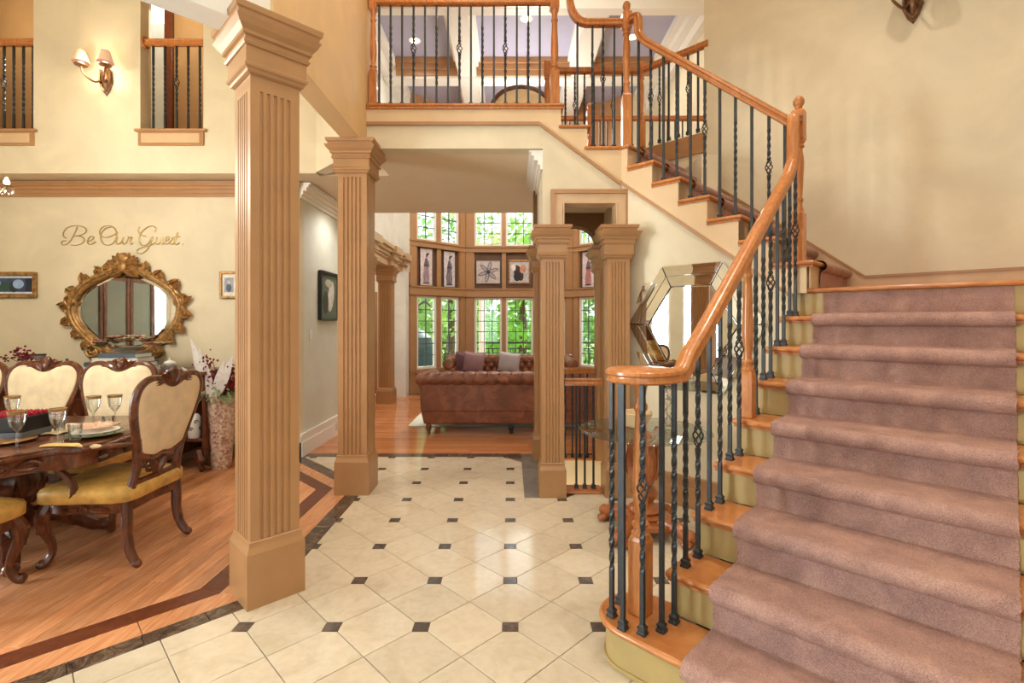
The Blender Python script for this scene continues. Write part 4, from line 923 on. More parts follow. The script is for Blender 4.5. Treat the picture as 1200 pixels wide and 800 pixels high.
# ------------------------------------------------------------------ sideboard with its things
SB = thing('sideboard', 'long dark mahogany sideboard against the dining wall under the gilt mirror', 'sideboard', (-4.30, 5.09, .0005))
W2, D2 = 1.30, .25
part('worktop', MB().bx(-W2-.03, 1.32, -D2-.03, D2, .955, .99), M['mahog'], SB, True, bev=.008)
part('side_shelf', MB().bx(1.031, 1.27, -D2+.02, D2-.02, .30, .33), M['mahog'], SB, True, bev=.004); part('end_panel', MB().bx(1.27, 1.30, -D2+.02, D2-.02, .16, .954), M['mahog'], SB, True, bev=.004)
part('body', MB().bx(-W2, 1.03, -D2, D2-.01, .16, .954), M['mahog'], SB, True, bev=.006)
for k in range(4):
    x0 = -W2+.05+k*.565
    d = part('door', MB().bx(x0, x0+.54, -D2-.018, -D2-.001, .22, .72), M['mahog'], SB, True, bev=.008)
    m = MB()
    for s in (-1, 1): scroll(m, (x0+.27+s*.1, -D2-.022, .48), .08, (s, 0, 0), (0, 0, 1), 1.5, .014); leaf(m, (x0+.27, -D2-.02, .42), (s*.6, 0, 1), (0, -1, 0), .2, .04, .012)
    part('carving', m, M['mahog'], d, True)
    dd = part('drawer', MB().bx(x0, x0+.54, -D2-.018, -D2-.001, .75, .92), M['mahog'], SB, True, bev=.006); part('knob', MB().ball((x0+.27, -D2-.03, .835), .016), M['gold'], dd, True)
for sx in (-1, 1):
    for y in (-.2, .2):
        m = MB().tube(cr([(sx*1.22, y, .20), (sx*1.26, y*1.12, .12), (sx*1.24, y, .06), (sx*1.28, y*1.15, .024)], 4), [.045]*5+[.036]*4+[.03]*4, 8); part('leg', m, M['mahog'], SB, True)
SZ = .9912
tum = thing('steel_tumbler', 'steel insulated tumbler standing on the sideboard left of the mirror', 'tumbler', (-4.73, 4.98, SZ))
part('cup', MB().lathe([(.034, 0), (.036, .004), (.046, .15), (.042, .15), (.03, .02), (.001, .02)], n=18), M['silver'], tum, True)
part('lid', MB().lathe([(.047, .1505), (.048, .163), (.04, .165), (.001, .164)], n=18), M['black'], tum, True)
ph = one('bottle', MB().lathe([(.022, 0), (.024, .01), (.024, .07), (.012, .09), (.012, .115), (.001, .117)], n=12), 'black', 'small black bottle between the tumbler and the book stack', 'bottle', (-4.46, 4.98, SZ))
bz = SZ; cols = [(196, 204, 208), (60, 70, 84), (206, 210, 208), (88, 104, 118)]
for k in range(4):
    wdt = .66-.10*k
    b = thing('coffee_table_book', ['wide pale grey book at the bottom of the stack under the gilt mirror', 'dark blue-grey book second from bottom of the stack', 'pale book third in the stack on the sideboard', 'slate blue book at the top of the stack under the flowers'][k], 'book', (-3.94+.02*k, 5.0, bz), 0)
    part('pages', MB().bx(-wdt/2+.008, wdt/2-.008, -.12, .115, .004, .039), M['white'], b, True, smooth=False)
    cv_ = MB().bx(-wdt/2, wdt/2, -.125, .125, 0, .0038).bx(-wdt/2, wdt/2, -.125, .125, .0392, .043).bx(-wdt/2, -wdt/2+.005, -.125, .125, .0038, .0392).bx(-wdt/2, wdt/2, -.1252, -.1205, .0038, .0392) if k % 2 else MB().bx(-wdt/2, wdt/2, -.125, .125, 0, .0038).bx(-wdt/2, wdt/2, -.125, .125, .0392, .043)
    part('cover', cv_, plain('book_cloth', cols[k], .5), b, True, smooth=False); bz += .0435
fa_ = thing('flower_arrangement', 'low arrangement of faded pink and moss flowers in a glass bowl before the mirror', 'flowers', (-3.86, 5.0, bz+.0005))
part('bowl', MB().lathe([(.05, 0), (.10, .02), (.17, .06), (.165, .062), (.09, .03), (.001, .02)], n=20), M['glass'], fa_, True)
rr = random.Random(5); pal = [(196, 130, 120), (170, 150, 110), (120, 110, 72), (206, 168, 150), (112, 84, 62)]
for k, c in enumerate(pal):
    m = MB()
    for j in range(9):
        x, y, z = rr.uniform(-.34, .34), rr.uniform(-.09, .09), 0; z = .05+.09*(1-(x/.40)**2)+rr.uniform(-.03, .03)
        for q in range(6): a = q*pi/3+rr.random(); leaf(m, (x, y, z), (cos(a), sin(a), .5), (0, 0, 1), .062, .027, .006)
    stuff(part('blossoms', m, plain('dried_flower', c, .8, var=.15, vs=30), fa_, True))
jar = thing('lidded_jar', 'small silver lidded jar on the sideboard right end', 'jar', (-3.44, 5.0, SZ)); part('jar_body', MB().lathe([(.05, 0), (.062, .02), (.062, .055), (.05, .07)], n=18), M['silver'], jar, True)
part('lid', MB().lathe([(.055, .0705), (.05, .085), (.012, .10), (.014, .115), (.002, .125)], n=18), M['white'], jar, True)
def sprig(mb, base, tip, nb, spread, rb_, rr, berries):
    base, tip = Vector(base), Vector(tip); mid = (base+tip)/2+Vector((rr.uniform(-.03, .03), rr.uniform(-.03, .03), .03))
    P = cr([base, mid, tip], 4); mb.tube(P, .003, 4)
    for k in range(nb):
        p = P[rr.randrange(len(P)//2, len(P))]+Vector((rr.gauss(0, spread), rr.gauss(0, spread), rr.gauss(0, spread))); berries.ball(p, rb_*rr.uniform(.7, 1.2), 6, 4)
M['berry'] = plain('burgundy_berries', (122, 28, 46), .45, var=.2, vs=40)
bv = thing('berry_vase', 'vase of burgundy berry sprigs at the left end of the sideboard', 'flowers', (-4.93, 5.02, SZ))
m, b = MB(), MB()
for k in range(9): sprig(m, (0, 0, .05), (rr.uniform(-.2, .2), rr.uniform(-.08, .06), rr.uniform(.12, .24)), 12, .022, .011, rr, b)
part('vase', MB().lathe([(.04, 0), (.055, .04), (.04, .08), (.045, .09)], n=14), M['white'], bv, True); stuff(part('stems', m, M['inlay'], bv, True)); stuff(part('berries', b, M['berry'], bv, True))
sl_ = one('lantern', MB().lathe([(.04, 0), (.04, .02), (.034, .022), (.034, .12), (.04, .122), (.03, .15), (.008, .165)], n=12), 'white', 'white and black patterned lantern on the floor by the sideboard', 'lantern', (-2.98, 4.55, .0005)) if 0 else None
# tall floor vase
FV = thing('floor_vase', 'tall tapered mosaic floor vase with feathers and burgundy sprigs', 'vase', (-2.93, 5.02, .0005))
def mosaic():
    n = NT('mosaic_chips'); n.setp(Roughness=.3); v = n.coord(); vo_ = n.node('ShaderNodeTexVoronoi'); vo_.inputs['Scale'].default_value = 46; n.to(v, vo_.inputs['Vector'])
    sp_ = n.node('ShaderNodeSeparateColor'); n.to(vo_.outputs['Color'], sp_.inputs[0]); n.to(n.ramp(sp_.outputs[0], [(0, (168, 120, 100)), (.35, (206, 176, 156)), (.7, (226, 208, 190)), (1, (150, 112, 96))]), n.b.inputs['Base Color'])
    n.bump(vo_.outputs['Distance'], .35, .006); return n.m
part('vase_body', MB().lathe([(.085, 0), (.09, .01), (.092, .03), (.135, .62), (.145, .74), (.138, .745), (.12, .62), (.08, .05), (.001, .05)], n=28), mosaic(), FV, True)
m, b = MB(), MB()
for k in range(16): a = rr.uniform(-2.8, .6); sprig(m, (0, 0, .62), (.27*cos(a), .16*sin(a), rr.uniform(.86, 1.22)), 22, .026, .011, rr, b)
stuff(part('stems', m, M['inlay'], FV, True)); stuff(part('berries', b, M['berry'], FV, True))
m = MB()
for k, (x, y, z) in enumerate([(-.16, -.05, 1.26), (-.09, -.05, 1.16), (.09, -.05, 1.05), (-.22, -.05, 1.0), (.16, -.04, 1.10)]): leaf(m, (x*.2, -.14, .74), (x, -.02, z-.74), (0, -1, .2), math.hypot(x, z-.68), .055, .006)
stuff(part('feathers', m, plain('silver_feather', (220, 214, 212), .5, var=.06, vs=40), FV, True))
m = MB()
for k in range(70):
    a = rr.uniform(0, 2*pi); q = rr.uniform(.08, .18); leaf(m, (q*cos(a), q*sin(a), rr.uniform(.72, .84)), (cos(a), sin(a), rr.uniform(-1.6, -.2)), (cos(a), sin(a), 1), .08, .014, .004)
stuff(part('foliage', m, plain('pale_sage_leaves', (132, 150, 104), .7, var=.2, vs=30), FV, True))
m = MB()
for k in range(40): a = rr.uniform(0, 2*pi); q = rr.uniform(.02, .13); leaf(m, (q*cos(a), q*sin(a)-.03, rr.uniform(.82, .87)), (cos(a), sin(a), .6), (0, 0, 1), .05, .022, .006)
stuff(part('blossoms', m, M['rose'], FV, True))
ct = thing('ceramic_canister', 'white canister with black scrollwork on the open end shelf of the sideboard', 'canister', (-3.14, 4.92, .331))
part('canister_body', MB().lathe([(.05, 0), (.055, .01), (.055, .20), (.045, .22), (.03, .235), (.001, .24)], n=18), M['white'], ct, True)
m = MB()
for k in range(8): a = k*pi/4; scroll(m, (.056*cos(a), .056*sin(a), .09+.07*(k % 2)), .022, (-sin(a), cos(a), 0), (0, 0, 1), 1.2, .004)
part('scrollwork', m, M['black'], ct, True)
# ------------------------------------------------------------------ gilt mirror
GM = thing('gilt_mirror', 'ornate gilt rococo oval mirror on the dining wall under lettering', 'mirror', (-4.17, 5.398, 1.60))
hp = [(0, .415), (.11, .405), (.20, .36), (.33, .295), (.46, .20), (.535, .07), (.53, -.06), (.46, -.18), (.37, -.27), (.26, -.37), (.13, -.41), (0, -.41)]
mo = [(p.x, p.y) for p in cr([(x, z, 0) for x, z in hp]+[(-x, z, 0) for x, z in hp[-2:0:-1]], 4, True)]
def mring(s, y, ex=0): return [((x)*s, y, (z)*s) for x, z in mo]
mm = MB().rings([mring(1.04, -.004), mring(1.04, -.018), mring(1.0, -.022)], cap=False); mm.add(mring(.915, -.026), [tuple(range(len(mo)))])
mm = MB().rings([mring(1.03, -.003), mring(1.03, -.017), mring(.915, -.023), mring(.02, -.0231)]); part('glass', mm, M['mirror'], GM, True, ang=2)
fr = MB()
for sc, rad, yy in ((1.06, .03, -.03), (1.15, .026, -.035), (1.105, .02, -.05)): fr.tube([(x*sc, yy, z*sc) for x, z in mo], rad, 8, True)
for i in range(0, len(mo), 2):
    x, z = mo[i]; nx_, nz_ = mo[(i+1) % len(mo)]; tx, tz = nx_-x, nz_-z; L = math.hypot(tx, tz); tx, tz = tx/L, tz/L; ox, oz = tz, -tx
    if ox*x+oz*z < 0: ox, oz = -ox, -oz
    s = 1.18; leaf(fr, (x*s, -.04, z*s), (ox+tx*.6*(1 if i % 4 else -1), 0, oz+tz*.6*(1 if i % 4 else -1)), (0, -1, 0), .075+.02*(i % 3), .03, .022)
    scroll(fr, (x*1.13, -.055, z*1.13), .032, (tx, 0, tz), (ox, 0, oz), 1.3, .011, 1 if i % 4 else -1, 12); fr.ball((x*1.20, -.045, z*1.20), .018, 7, 5)
for s in (-1, 1):
    scroll(fr, (s*.07, -.06, .50), .07, (s, 0, 0), (0, 0, 1), 1.5, .018); scroll(fr, (s*.19, -.055, .455), .055, (-s, 0, .3), (0, 0, 1), 1.4, .016); scroll(fr, (s*.58, -.05, .1), .07, (0, 0, 1), (s, 0, 0), 1.4, .018); scroll(fr, (s*.34, -.05, -.44), .07, (s, 0, 0), (0, 0, -1), 1.4, .02); scroll(fr, (s*.22, -.05, -.42), .05, (-s, 0, 0), (0, 0, 1), 1.3, .016)
    for a in (.3, .8, 1.3): leaf(fr, (s*.03, -.06, .50), (s*cos(a), 0, sin(a)), (0, -1, 0), .13, .04, .024)
    leaf(fr, (s*.02, -.06, .43), (s*.8, 0, -.4), (0, -1, 0), .16, .045, .03)
fr.ball((0, -.06, .56), (.07, .035, .065), 12, 8).ball((0, -.075, .47), (.05, .03, .06), 12, 8)
part('carved_frame', fr, M['gold'], GM, True, ang=60)
# ------------------------------------------------------------------ wall lettering
LT = thing('wall_lettering', 'gold script lettering on the dining wall above the mirror', 'lettering', (-4.2, 5.397, 2.35))
M['letter'] = plain('gold_vinyl', (176, 148, 88), .35, .35)
strokes = {'B': [[(262,214),(243,200),(244,172),(268,146),(310,134),(355,136),(386,152),(384,176),(352,194),(312,200)], [(330,196),(366,206),(376,228),(358,248),(322,258),(290,256)], [(332,138),(316,178),(292,222),(266,250),(240,256),(230,242),(240,230),(262,230)]],
 'e': [[(392,238),(424,224),(436,208),(424,200),(406,212),(396,236),(406,252),(426,250),(448,234)]],
 'O': [[(548,142),(514,150),(486,180),(482,218),(498,248),(528,258),(560,244),(580,208),(580,168),(558,140),(520,134),(488,146),(474,174),(486,200),(520,208),(560,194),(590,176)]],
 'u': [[(588,206),(580,236),(590,252),(610,240),(628,206),(620,238),(630,252),(646,240)]], 'r': [[(646,240),(658,212),(654,202),(664,210),(680,206),(670,236),(674,252),(688,244)]],
 'G': [[(826,172),(834,152),(818,136),(784,140),(748,168),(728,206),(732,244),(760,260),(790,242),(812,206)], [(816,202),(800,246),(778,286),(744,310),(714,306),(716,288),(748,272),(790,262),(832,240)], [(730,140),(722,164),(738,192),(770,200)]],
 'u2': [[(832,240),(842,206),(834,238),(844,252),(864,236),(874,206),(868,238),(878,252),(890,242)]], 'e2': [[(890,238),(912,222),(918,206),(904,204),(892,232),(898,250),(920,244)]], 's': [[(920,244),(938,214),(944,206),(948,230),(942,250),(926,250)]],
 't': [[(948,244),(974,176),(956,238),(964,254),(984,242)], [(950,206),(990,203)]], 'dot': [[(1004,250),(1007,252)]]}
for k, ss in strokes.items():
    m = MB()
    for s in ss:
        P = cr([((30+x/5.4545-598)/580*5.397+4.2, -.002, H+(378-(240+y/5.4545))/580*5.397-2.35) for x, y in s], 5)
        m.tube(P, [(.0052+.0035*abs((P[min(i+1, len(P)-1)]-P[max(0, i-1)]).normalized().z)) for i in range(len(P))], 6, flat=.9)
    m.move(lambda p: Vector((p.x, max(-.006, min(.0, p.y*.6)), p.z))); part('letter' if k != 'dot' else 'full_stop', m, M['letter'], LT, True)
# ------------------------------------------------------------------ pictures and wall plates
def framed(name, label, P, d, n, wd, ht, fw_, mat, ground, shapes, thick=.03, mat_in=None):
    """picture on a wall: P centre on the wall, d along the wall, n out into the room; shapes = [(material, [(x,z)...])]"""
    t = thing(name, label, 'picture', P)
    F = lambda x, q, z: (d[0]*x+n[0]*q, d[1]*x+n[1]*q, z)
    a, b = wd/2, ht/2; m = MB()
    for x0, x1, z0, z1 in [(-a, -a+fw_, -b, b), (a-fw_, a, -b, b), (-a+fw_, a-fw_, -b, -b+fw_), (-a+fw_, a-fw_, b-fw_, b)]: fbox(m, F, x0, x1, .002, thick, z0, z1)
    part('frame', m, mat, t, True, bev=.004, smooth=False)
    m = MB(); fbox(m, F, -a+fw_, a-fw_, .002, thick*.5, -b+fw_, b-fw_); pc = part('canvas', m, ground, t, True, smooth=False)
    for i, (mt, poly) in enumerate(shapes):
        m = MB().ext([F(x, thick*.5+.0003, z) for x, z in poly], [F(x, thick*.5+.0012+.0006*i, z) for x, z in poly]); part('painted_shape', m, mt, pc, True, smooth=False)
    return t
def ell(cx, cz, rx, rz, a=0, n=14): return [(cx+rx*cos(2*pi*k/n)*cos(a)-rz*sin(2*pi*k/n)*sin(a), cz+rx*cos(2*pi*k/n)*sin(a)+rz*sin(2*pi*k/n)*cos(a)) for k in range(n)]
PAINT = {}
def pt(c):
    if c not in PAINT: PAINT[c] = plain('paint', c, .6, var=.08, vs=20)
    return PAINT[c]
X1, Yv, NB = (1, 0), 5.398, (0, -1)
framed('framed_photo', 'wide gilt framed photo at the left photo edge of the dining wall', (-5.44, Yv, 1.88), X1, NB, .58, .28, .04, M['gold'], pt((62, 78, 110)),
       [(pt((206, 212, 220)), [(-.245, -.095), (.245, -.095), (.245, -.075), (-.245, -.075)]), (pt((206, 212, 220)), [(-.245, .075), (.245, .075), (.245, .095), (-.245, .095)]), (pt((40, 52, 60)), ell(.04, -.02, .05, .06)), (pt((150, 176, 214)), ell(.09, .01, .06, .05)), (pt((54, 84, 72)), ell(-.06, -.02, .05, .055)), (pt((150, 176, 214)), ell(-.15, .02, .05, .04)), (pt((36, 44, 62)), [(.17, -.07), (.24, -.07), (.24, .07), (.17, .07)])])
framed('framed_photo', 'small gilt framed photo just left of the foreground column', (-3.06, Yv, 1.88), X1, NB, .20, .29, .026, M['gold'], pt((226, 218, 200)),
       [(pt((150, 160, 176)), [(-.05, -.08), (.05, -.08), (.05, .08), (-.05, .08)]), (pt((84, 92, 110)), ell(.0, -.03, .03, .045)), (pt((206, 178, 160)), ell(0, .03, .016, .02))])
framed('framed_painting', 'dark framed painting on the pale passage wall behind the second column', (-2.298, 6.22, 1.80), (0, -1), (1, 0), .62, .60, .03, M['black'], pt((94, 104, 88)),
       [(pt((206, 204, 190)), ell(-.06, .0, .10, .2, .3)), (pt((60, 66, 54)), ell(.12, -.08, .09, .14)), (pt((176, 172, 150)), ell(.02, .16, .12, .05))], thick=.045)
def plate(name, label, P, d, n, cat, toggles):
    t = thing(name, label, cat, P); F = lambda x, q, z: (d[0]*x+n[0]*q, d[1]*x+n[1]*q, z)
    m = MB(); fbox(m, F, -.037, .037, .0005, .007, -.06, .06); part('cover_plate', m, M['white'], t, True, bev=.002, smooth=False)
    for x, z in toggles: m = MB(); fbox(m, F, x-.008, x+.008, .0065, .013, z-.013, z+.013); part('toggle' if cat == 'switch' else 'socket', m, M['trim_white'] if cat == 'switch' else plain('socket_face', (206, 204, 198), .4), t, True, smooth=False)
plate('light_switch', 'white light switch on the pale passage wall', (-2.299, 5.70, 1.335), (0, -1), (1, 0), 'switch', [(0, 0)])
plate('wall_outlet', 'white outlet in the passage baseboard', (-2.27, 6.45, .12), (0, -1), (1, 0), 'outlet', [(0, .022), (0, -.022)])
ox, oy = UV(UL-.028, -1.455); plate('wall_outlet', 'white outlet low on the wall behind the glass table', (ox, oy, .30), (r2, -r2), (-r2, -r2), 'outlet', [(0, .022), (0, -.022)])
# paintings in the recesses of the bay
def bay_pic(fi, t, z, wd, ht, fw_, mat, label, ground, shapes):
    P, d, n, L, w_ = facets[fi]; F = FB[fi]; framed('framed_painting', label, F(t, .048, z), d, (-n[0], -n[1]), wd, ht, fw_, mat, ground, shapes, thick=.03)
fl_sh = []
for k in range(6): a = k*pi/3+.3; fl_sh.append((pt((120, 116, 124)), ell(.12*cos(a), .12*sin(a), .125, .045, a)))
for k in range(6): a = k*pi/3+.3; fl_sh.append((pt((176, 168, 170)), ell(.13*cos(a), .13*sin(a), .09, .022, a)))
fl_sh.append((pt((62, 58, 66)), ell(0, 0, .04, .04)))
bay_pic(1, .52, 2.62, .56, .54, .012, M['muntin'], 'square grey flower painting in the middle of the bay', pt((206, 192, 188)), fl_sh)
bay_pic(1, 1.225, 2.62, .50, .54, .035, M['gold'], 'gold framed painting of a dark haired face beside the flower painting', pt((196, 190, 196)),
        [(pt((60, 48, 60)), ell(-.02, -.02, .10, .19, .4)), (pt((214, 150, 112)), ell(.08, .07, .07, .10, -.2)), (pt((42, 34, 44)), ell(-.05, -.1, .08, .11)), (pt((150, 60, 50)), ell(.11, .03, .022, .01)), (pt((236, 226, 220)), ell(-.13, .1, .05, .08))])
def lady(c):
    g1, g2, g3 = pt((112, 100, 108)), pt((74, 64, 72)), pt((150, 134, 138))
    return [(pt(c), [(-.03, .10), (.045, .10), (.06, -.02), (.085, -.20), (.075, -.33), (-.07, -.33), (-.085, -.18), (-.055, -.02)]), (g3, ell(.03, -.16, .02, .15, .08)), (g3, ell(-.035, -.2, .016, .12, -.1)), (g1, ell(.005, .115, .038, .085, .08)), (g1, ell(.015, .235, .026, .034)),
            (g2, ell(.028, .268, .042, .026, .5)), (g2, ell(.058, .285, .022, .018)), (g1, ell(.055, .08, .011, .075, .25)), (g1, ell(.035, .0, .06, .011, .5)), (g1, ell(-.04, .07, .011, .085, -.22)), (g2, ell(.0, .035, .045, .02)), (g2, ell(.0, -.34, .09, .014))]
bay_pic(0, .455, 2.65, .34, .80, .012, M['muntin'], 'narrow painting of a standing figure, left of the two in the left bay', pt((222, 206, 206)), lady((176, 150, 156)))
bay_pic(0, 1.07, 2.65, .34, .80, .012, M['muntin'], 'narrow painting of a standing figure, nearest the flower painting', pt((214, 206, 210)), lady((112, 104, 120)))
bay_pic(2, .395, 2.65, .34, .80, .012, M['muntin'], 'narrow painting of a red dressed figure in the right bay, between short columns', pt((226, 206, 206)), lady((196, 112, 112)))
bay_pic(2, .925, 2.65, .34, .80, .012, M['muntin'], 'narrow painting in the right bay mostly hidden by the right short column', pt((206, 200, 206)), lady((120, 110, 120)))
# ------------------------------------------------------------------ faceted mirror on the stair wall
mo_ = UV(UL-.002, -1.755)
FM = thing('faceted_mirror', 'large six sided frameless mirror hanging behind the stair rail', 'mirror', (*mo_, 1.43))
def FMp(x, q, z): return (r2*x-r2*q, -r2*x-r2*q, z)     # x to the right along the wall, q out into the room
hexo = [(-.565, .03), (-.25, .505), (.25, .505), (.565, .03), (.25, -.505), (-.25, -.505)]
def hx(s): return [(x*s, z*s) for x, z in hexo]
A, B_, Cc = hx(1), hx(.83), hx(.66)
part('back_plate', MB().ext([FMp(x*.98, .001, z*.98) for x, z in A], [FMp(x*.98, .012, z*.98) for x, z in A]), M['black'], FM, True, smooth=False)
for i in range(6):
    j = (i+1) % 6
    for O, I, qo, qi in ((A, B_, .016, .026), (B_, Cc, .022, .032)):
        sh = lambda p, q, s: (p[0], q, p[1])
        def lerp(p, r, t): return (p[0]+(r[0]-p[0])*t, p[1]+(r[1]-p[1])*t)
        o0, o1, i0, i1 = lerp(O[i], O[j], .006), lerp(O[j], O[i], .006), lerp(I[i], I[j], .012), lerp(I[j], I[i], .012)
        o0, o1 = lerp(o0, i0, .02), lerp(o1, i1, .02)
        m = MB().ext([FMp(o0[0], .012, o0[1]), FMp(o1[0], .012, o1[1]), FMp(i1[0], .012, i1[1]), FMp(i0[0], .012, i0[1])], [FMp(o0[0], qo, o0[1]), FMp(o1[0], qo, o1[1]), FMp(i1[0], qi, i1[1]), FMp(i0[0], qi, i0[1])])
        part('mirror_strip', m, M['mirror'], FM, True, smooth=False, bev=.003)
m = MB().ext([FMp(x*.985, .012, z*.985) for x, z in Cc], [FMp(x*.985, .024, z*.985) for x, z in Cc]); part('center_mirror', m, M['mirror'], FM, True, smooth=False, bev=.006)
for s in (-1, 1):                              # small stepped wings at the shoulders
    for t in (1, -1):
        w3 = [(s*.47, t*.20), (s*.40, t*.37), (s*.31, t*.37), (s*.40, t*.22)]
        m = MB().ext([FMp(x, .040, z) for x, z in w3], [FMp(x, .052, z) for x, z in w3]); part('mirror_strip', m, M['mirror'], FM, True, smooth=False, bev=.004)
# ------------------------------------------------------------------ round glass table
GT = thing('pedestal_table', 'round glass table on a carved wooden scroll pedestal behind the stair newel', 'table', (.94, 3.47, .0005))
part('glass_top', MB().lathe([(.43, .712), (.446, .714), (.452, .719), (.446, .724), (.43, .726)], n=56), M['table_glass'], GT, True)
m = MB().lathe([(.02, .115), (.13, .118), (.135, .135), (.10, .15), (.115, .17), (.10, .19), (.07, .205), (.06, .225), (.085, .26), (.095, .285), (.07, .32), (.05, .34)], n=22); pd = part('pedestal_base', m, M['table_wood'], GT, True)
for k in range(3):
    a = 2*pi*k/3+.5; d = Vector((cos(a), sin(a), 0))
    m = MB().tube(cr([d*.03+Vector((0, 0, .33)), d*.06+Vector((0, 0, .38)), d*.12+Vector((0, 0, .48)), d*.125+Vector((0, 0, .58)), d*.10+Vector((0, 0, .66)), d*.14+Vector((0, 0, .708))], 5), [.034]*5+[.045]*5+[.05]*5+[.044]*5+[.034]*6, 10)
    for q in (-1, 0, 1): leaf(m, d*.11+Vector((-d.y*q*.03, d.x*q*.03, .40)), Vector((-d.y*q*.1, d.x*q*.1, 1)), d, .22, .03, .022)
    scroll(m, d*.155+Vector((0, 0, .665)), .038, d, (0, 0, 1), 1.3, .018); part('scroll_leg', m, M['table_wood'], GT, True)
hb = .235
for s in (0, 1):
    a = s*pi/2+pi/4
m = MB().prism([(-.20, -.09), (-.09, -.20), (.09, -.20), (.20, -.09), (.20, .09), (.09, .20), (-.09, .20), (-.20, .09)], .075, .116); part('plinth', m, M['table_wood'], GT, True, bev=.01, smooth=False)
for a in (pi/4+.02, 3*pi/4, 5*pi/4, 7*pi/4):
    d = Vector((cos(a), sin(a), 0)); m = MB().tube(cr([d*.12+Vector((0, 0, .10)), d*.22+Vector((0, 0, .10)), d*.29+Vector((0, 0, .075)), d*.33+Vector((0, 0, .045))], 5), [.05]*5+[.048]*5+[.044]*6, 10)
    n_ = Vector((-d.y, d.x, 0))
    for q in (-1, 1): m.ball(d*.325+n_*q*.035+Vector((0, 0, .03)), (.04, .04, .0295), 9, 6)
    m.ball(d*.33+Vector((0, 0, .072)), (.045, .045, .04), 10, 6); part('scroll_foot', m, M['table_wood'], GT, True)
GZ = .7275
wb = thing('wooden_bowl', 'faceted pale wooden bowl on the glass table', 'bowl', (.90, 3.56, GZ), .3)
part('bowl_body', MB().lathe([(.075, 0), (.08, .004), (.135, .10), (.13, .104), (.12, .10), (.07, .012), (.001, .012)], n=6), M['stringer'], wb, True, smooth=False); part('bowl_foot', MB().lathe([(.07, .0005), (.085, .03), (.088, .03), (.075, -.0)], n=6), M['table_wood'], wb, True, smooth=False) if 0 else None
cd = thing('crystal_stand', 'tall stacked crystal stand holding a twig wreath on the glass table', 'candlestick', (1.10, 3.44, GZ))
m = MB().lathe([(.06, 0), (.062, .01), (.03, .024), (.014, .03)], n=8)
z = .03
for k in range(5):
    r = (.034, .028, .036, .028, .034)[k]; m.lathe([(.012, z), (r, z+.03), (r*.98, z+.036), (.012, z+.066)], n=6, rot=k*.5); z += .067
m.lathe([(.012, z), (.06, z+.012), (.062, z+.018), (.02, z+.02)], n=12)
part('crystal_stem', m, M['glass'], cd, True, smooth=False)
m = MB()
for k in range(26):
    a = rr.uniform(0, 2*pi); R_ = rr.uniform(.05, .10); Mx = (Matrix.Rotation(rr.uniform(-.7, .7), 3, 'X') @ Matrix.Rotation(rr.uniform(-.7, .7), 3, 'Y')); m.torus((rr.uniform(-.05, .05), rr.uniform(-.03, .03), z+.055+rr.uniform(-.015, .02)), R_, .0045, 16, 5, Mx)
part('twig_wreath', m, M['bronze'], cd, True); m = MB()
for k in range(30): a = rr.uniform(0, 2*pi); leaf(m, (.06+rr.uniform(-.07, .07), rr.uniform(-.05, .05), z+.05+rr.uniform(0, .06)), (cos(a), sin(a), .5), (0, 0, 1), .045, .014, .003)
part('leaves', m, plain('olive_leaves', (96, 100, 62), .6, var=.2, vs=30), cd, True)
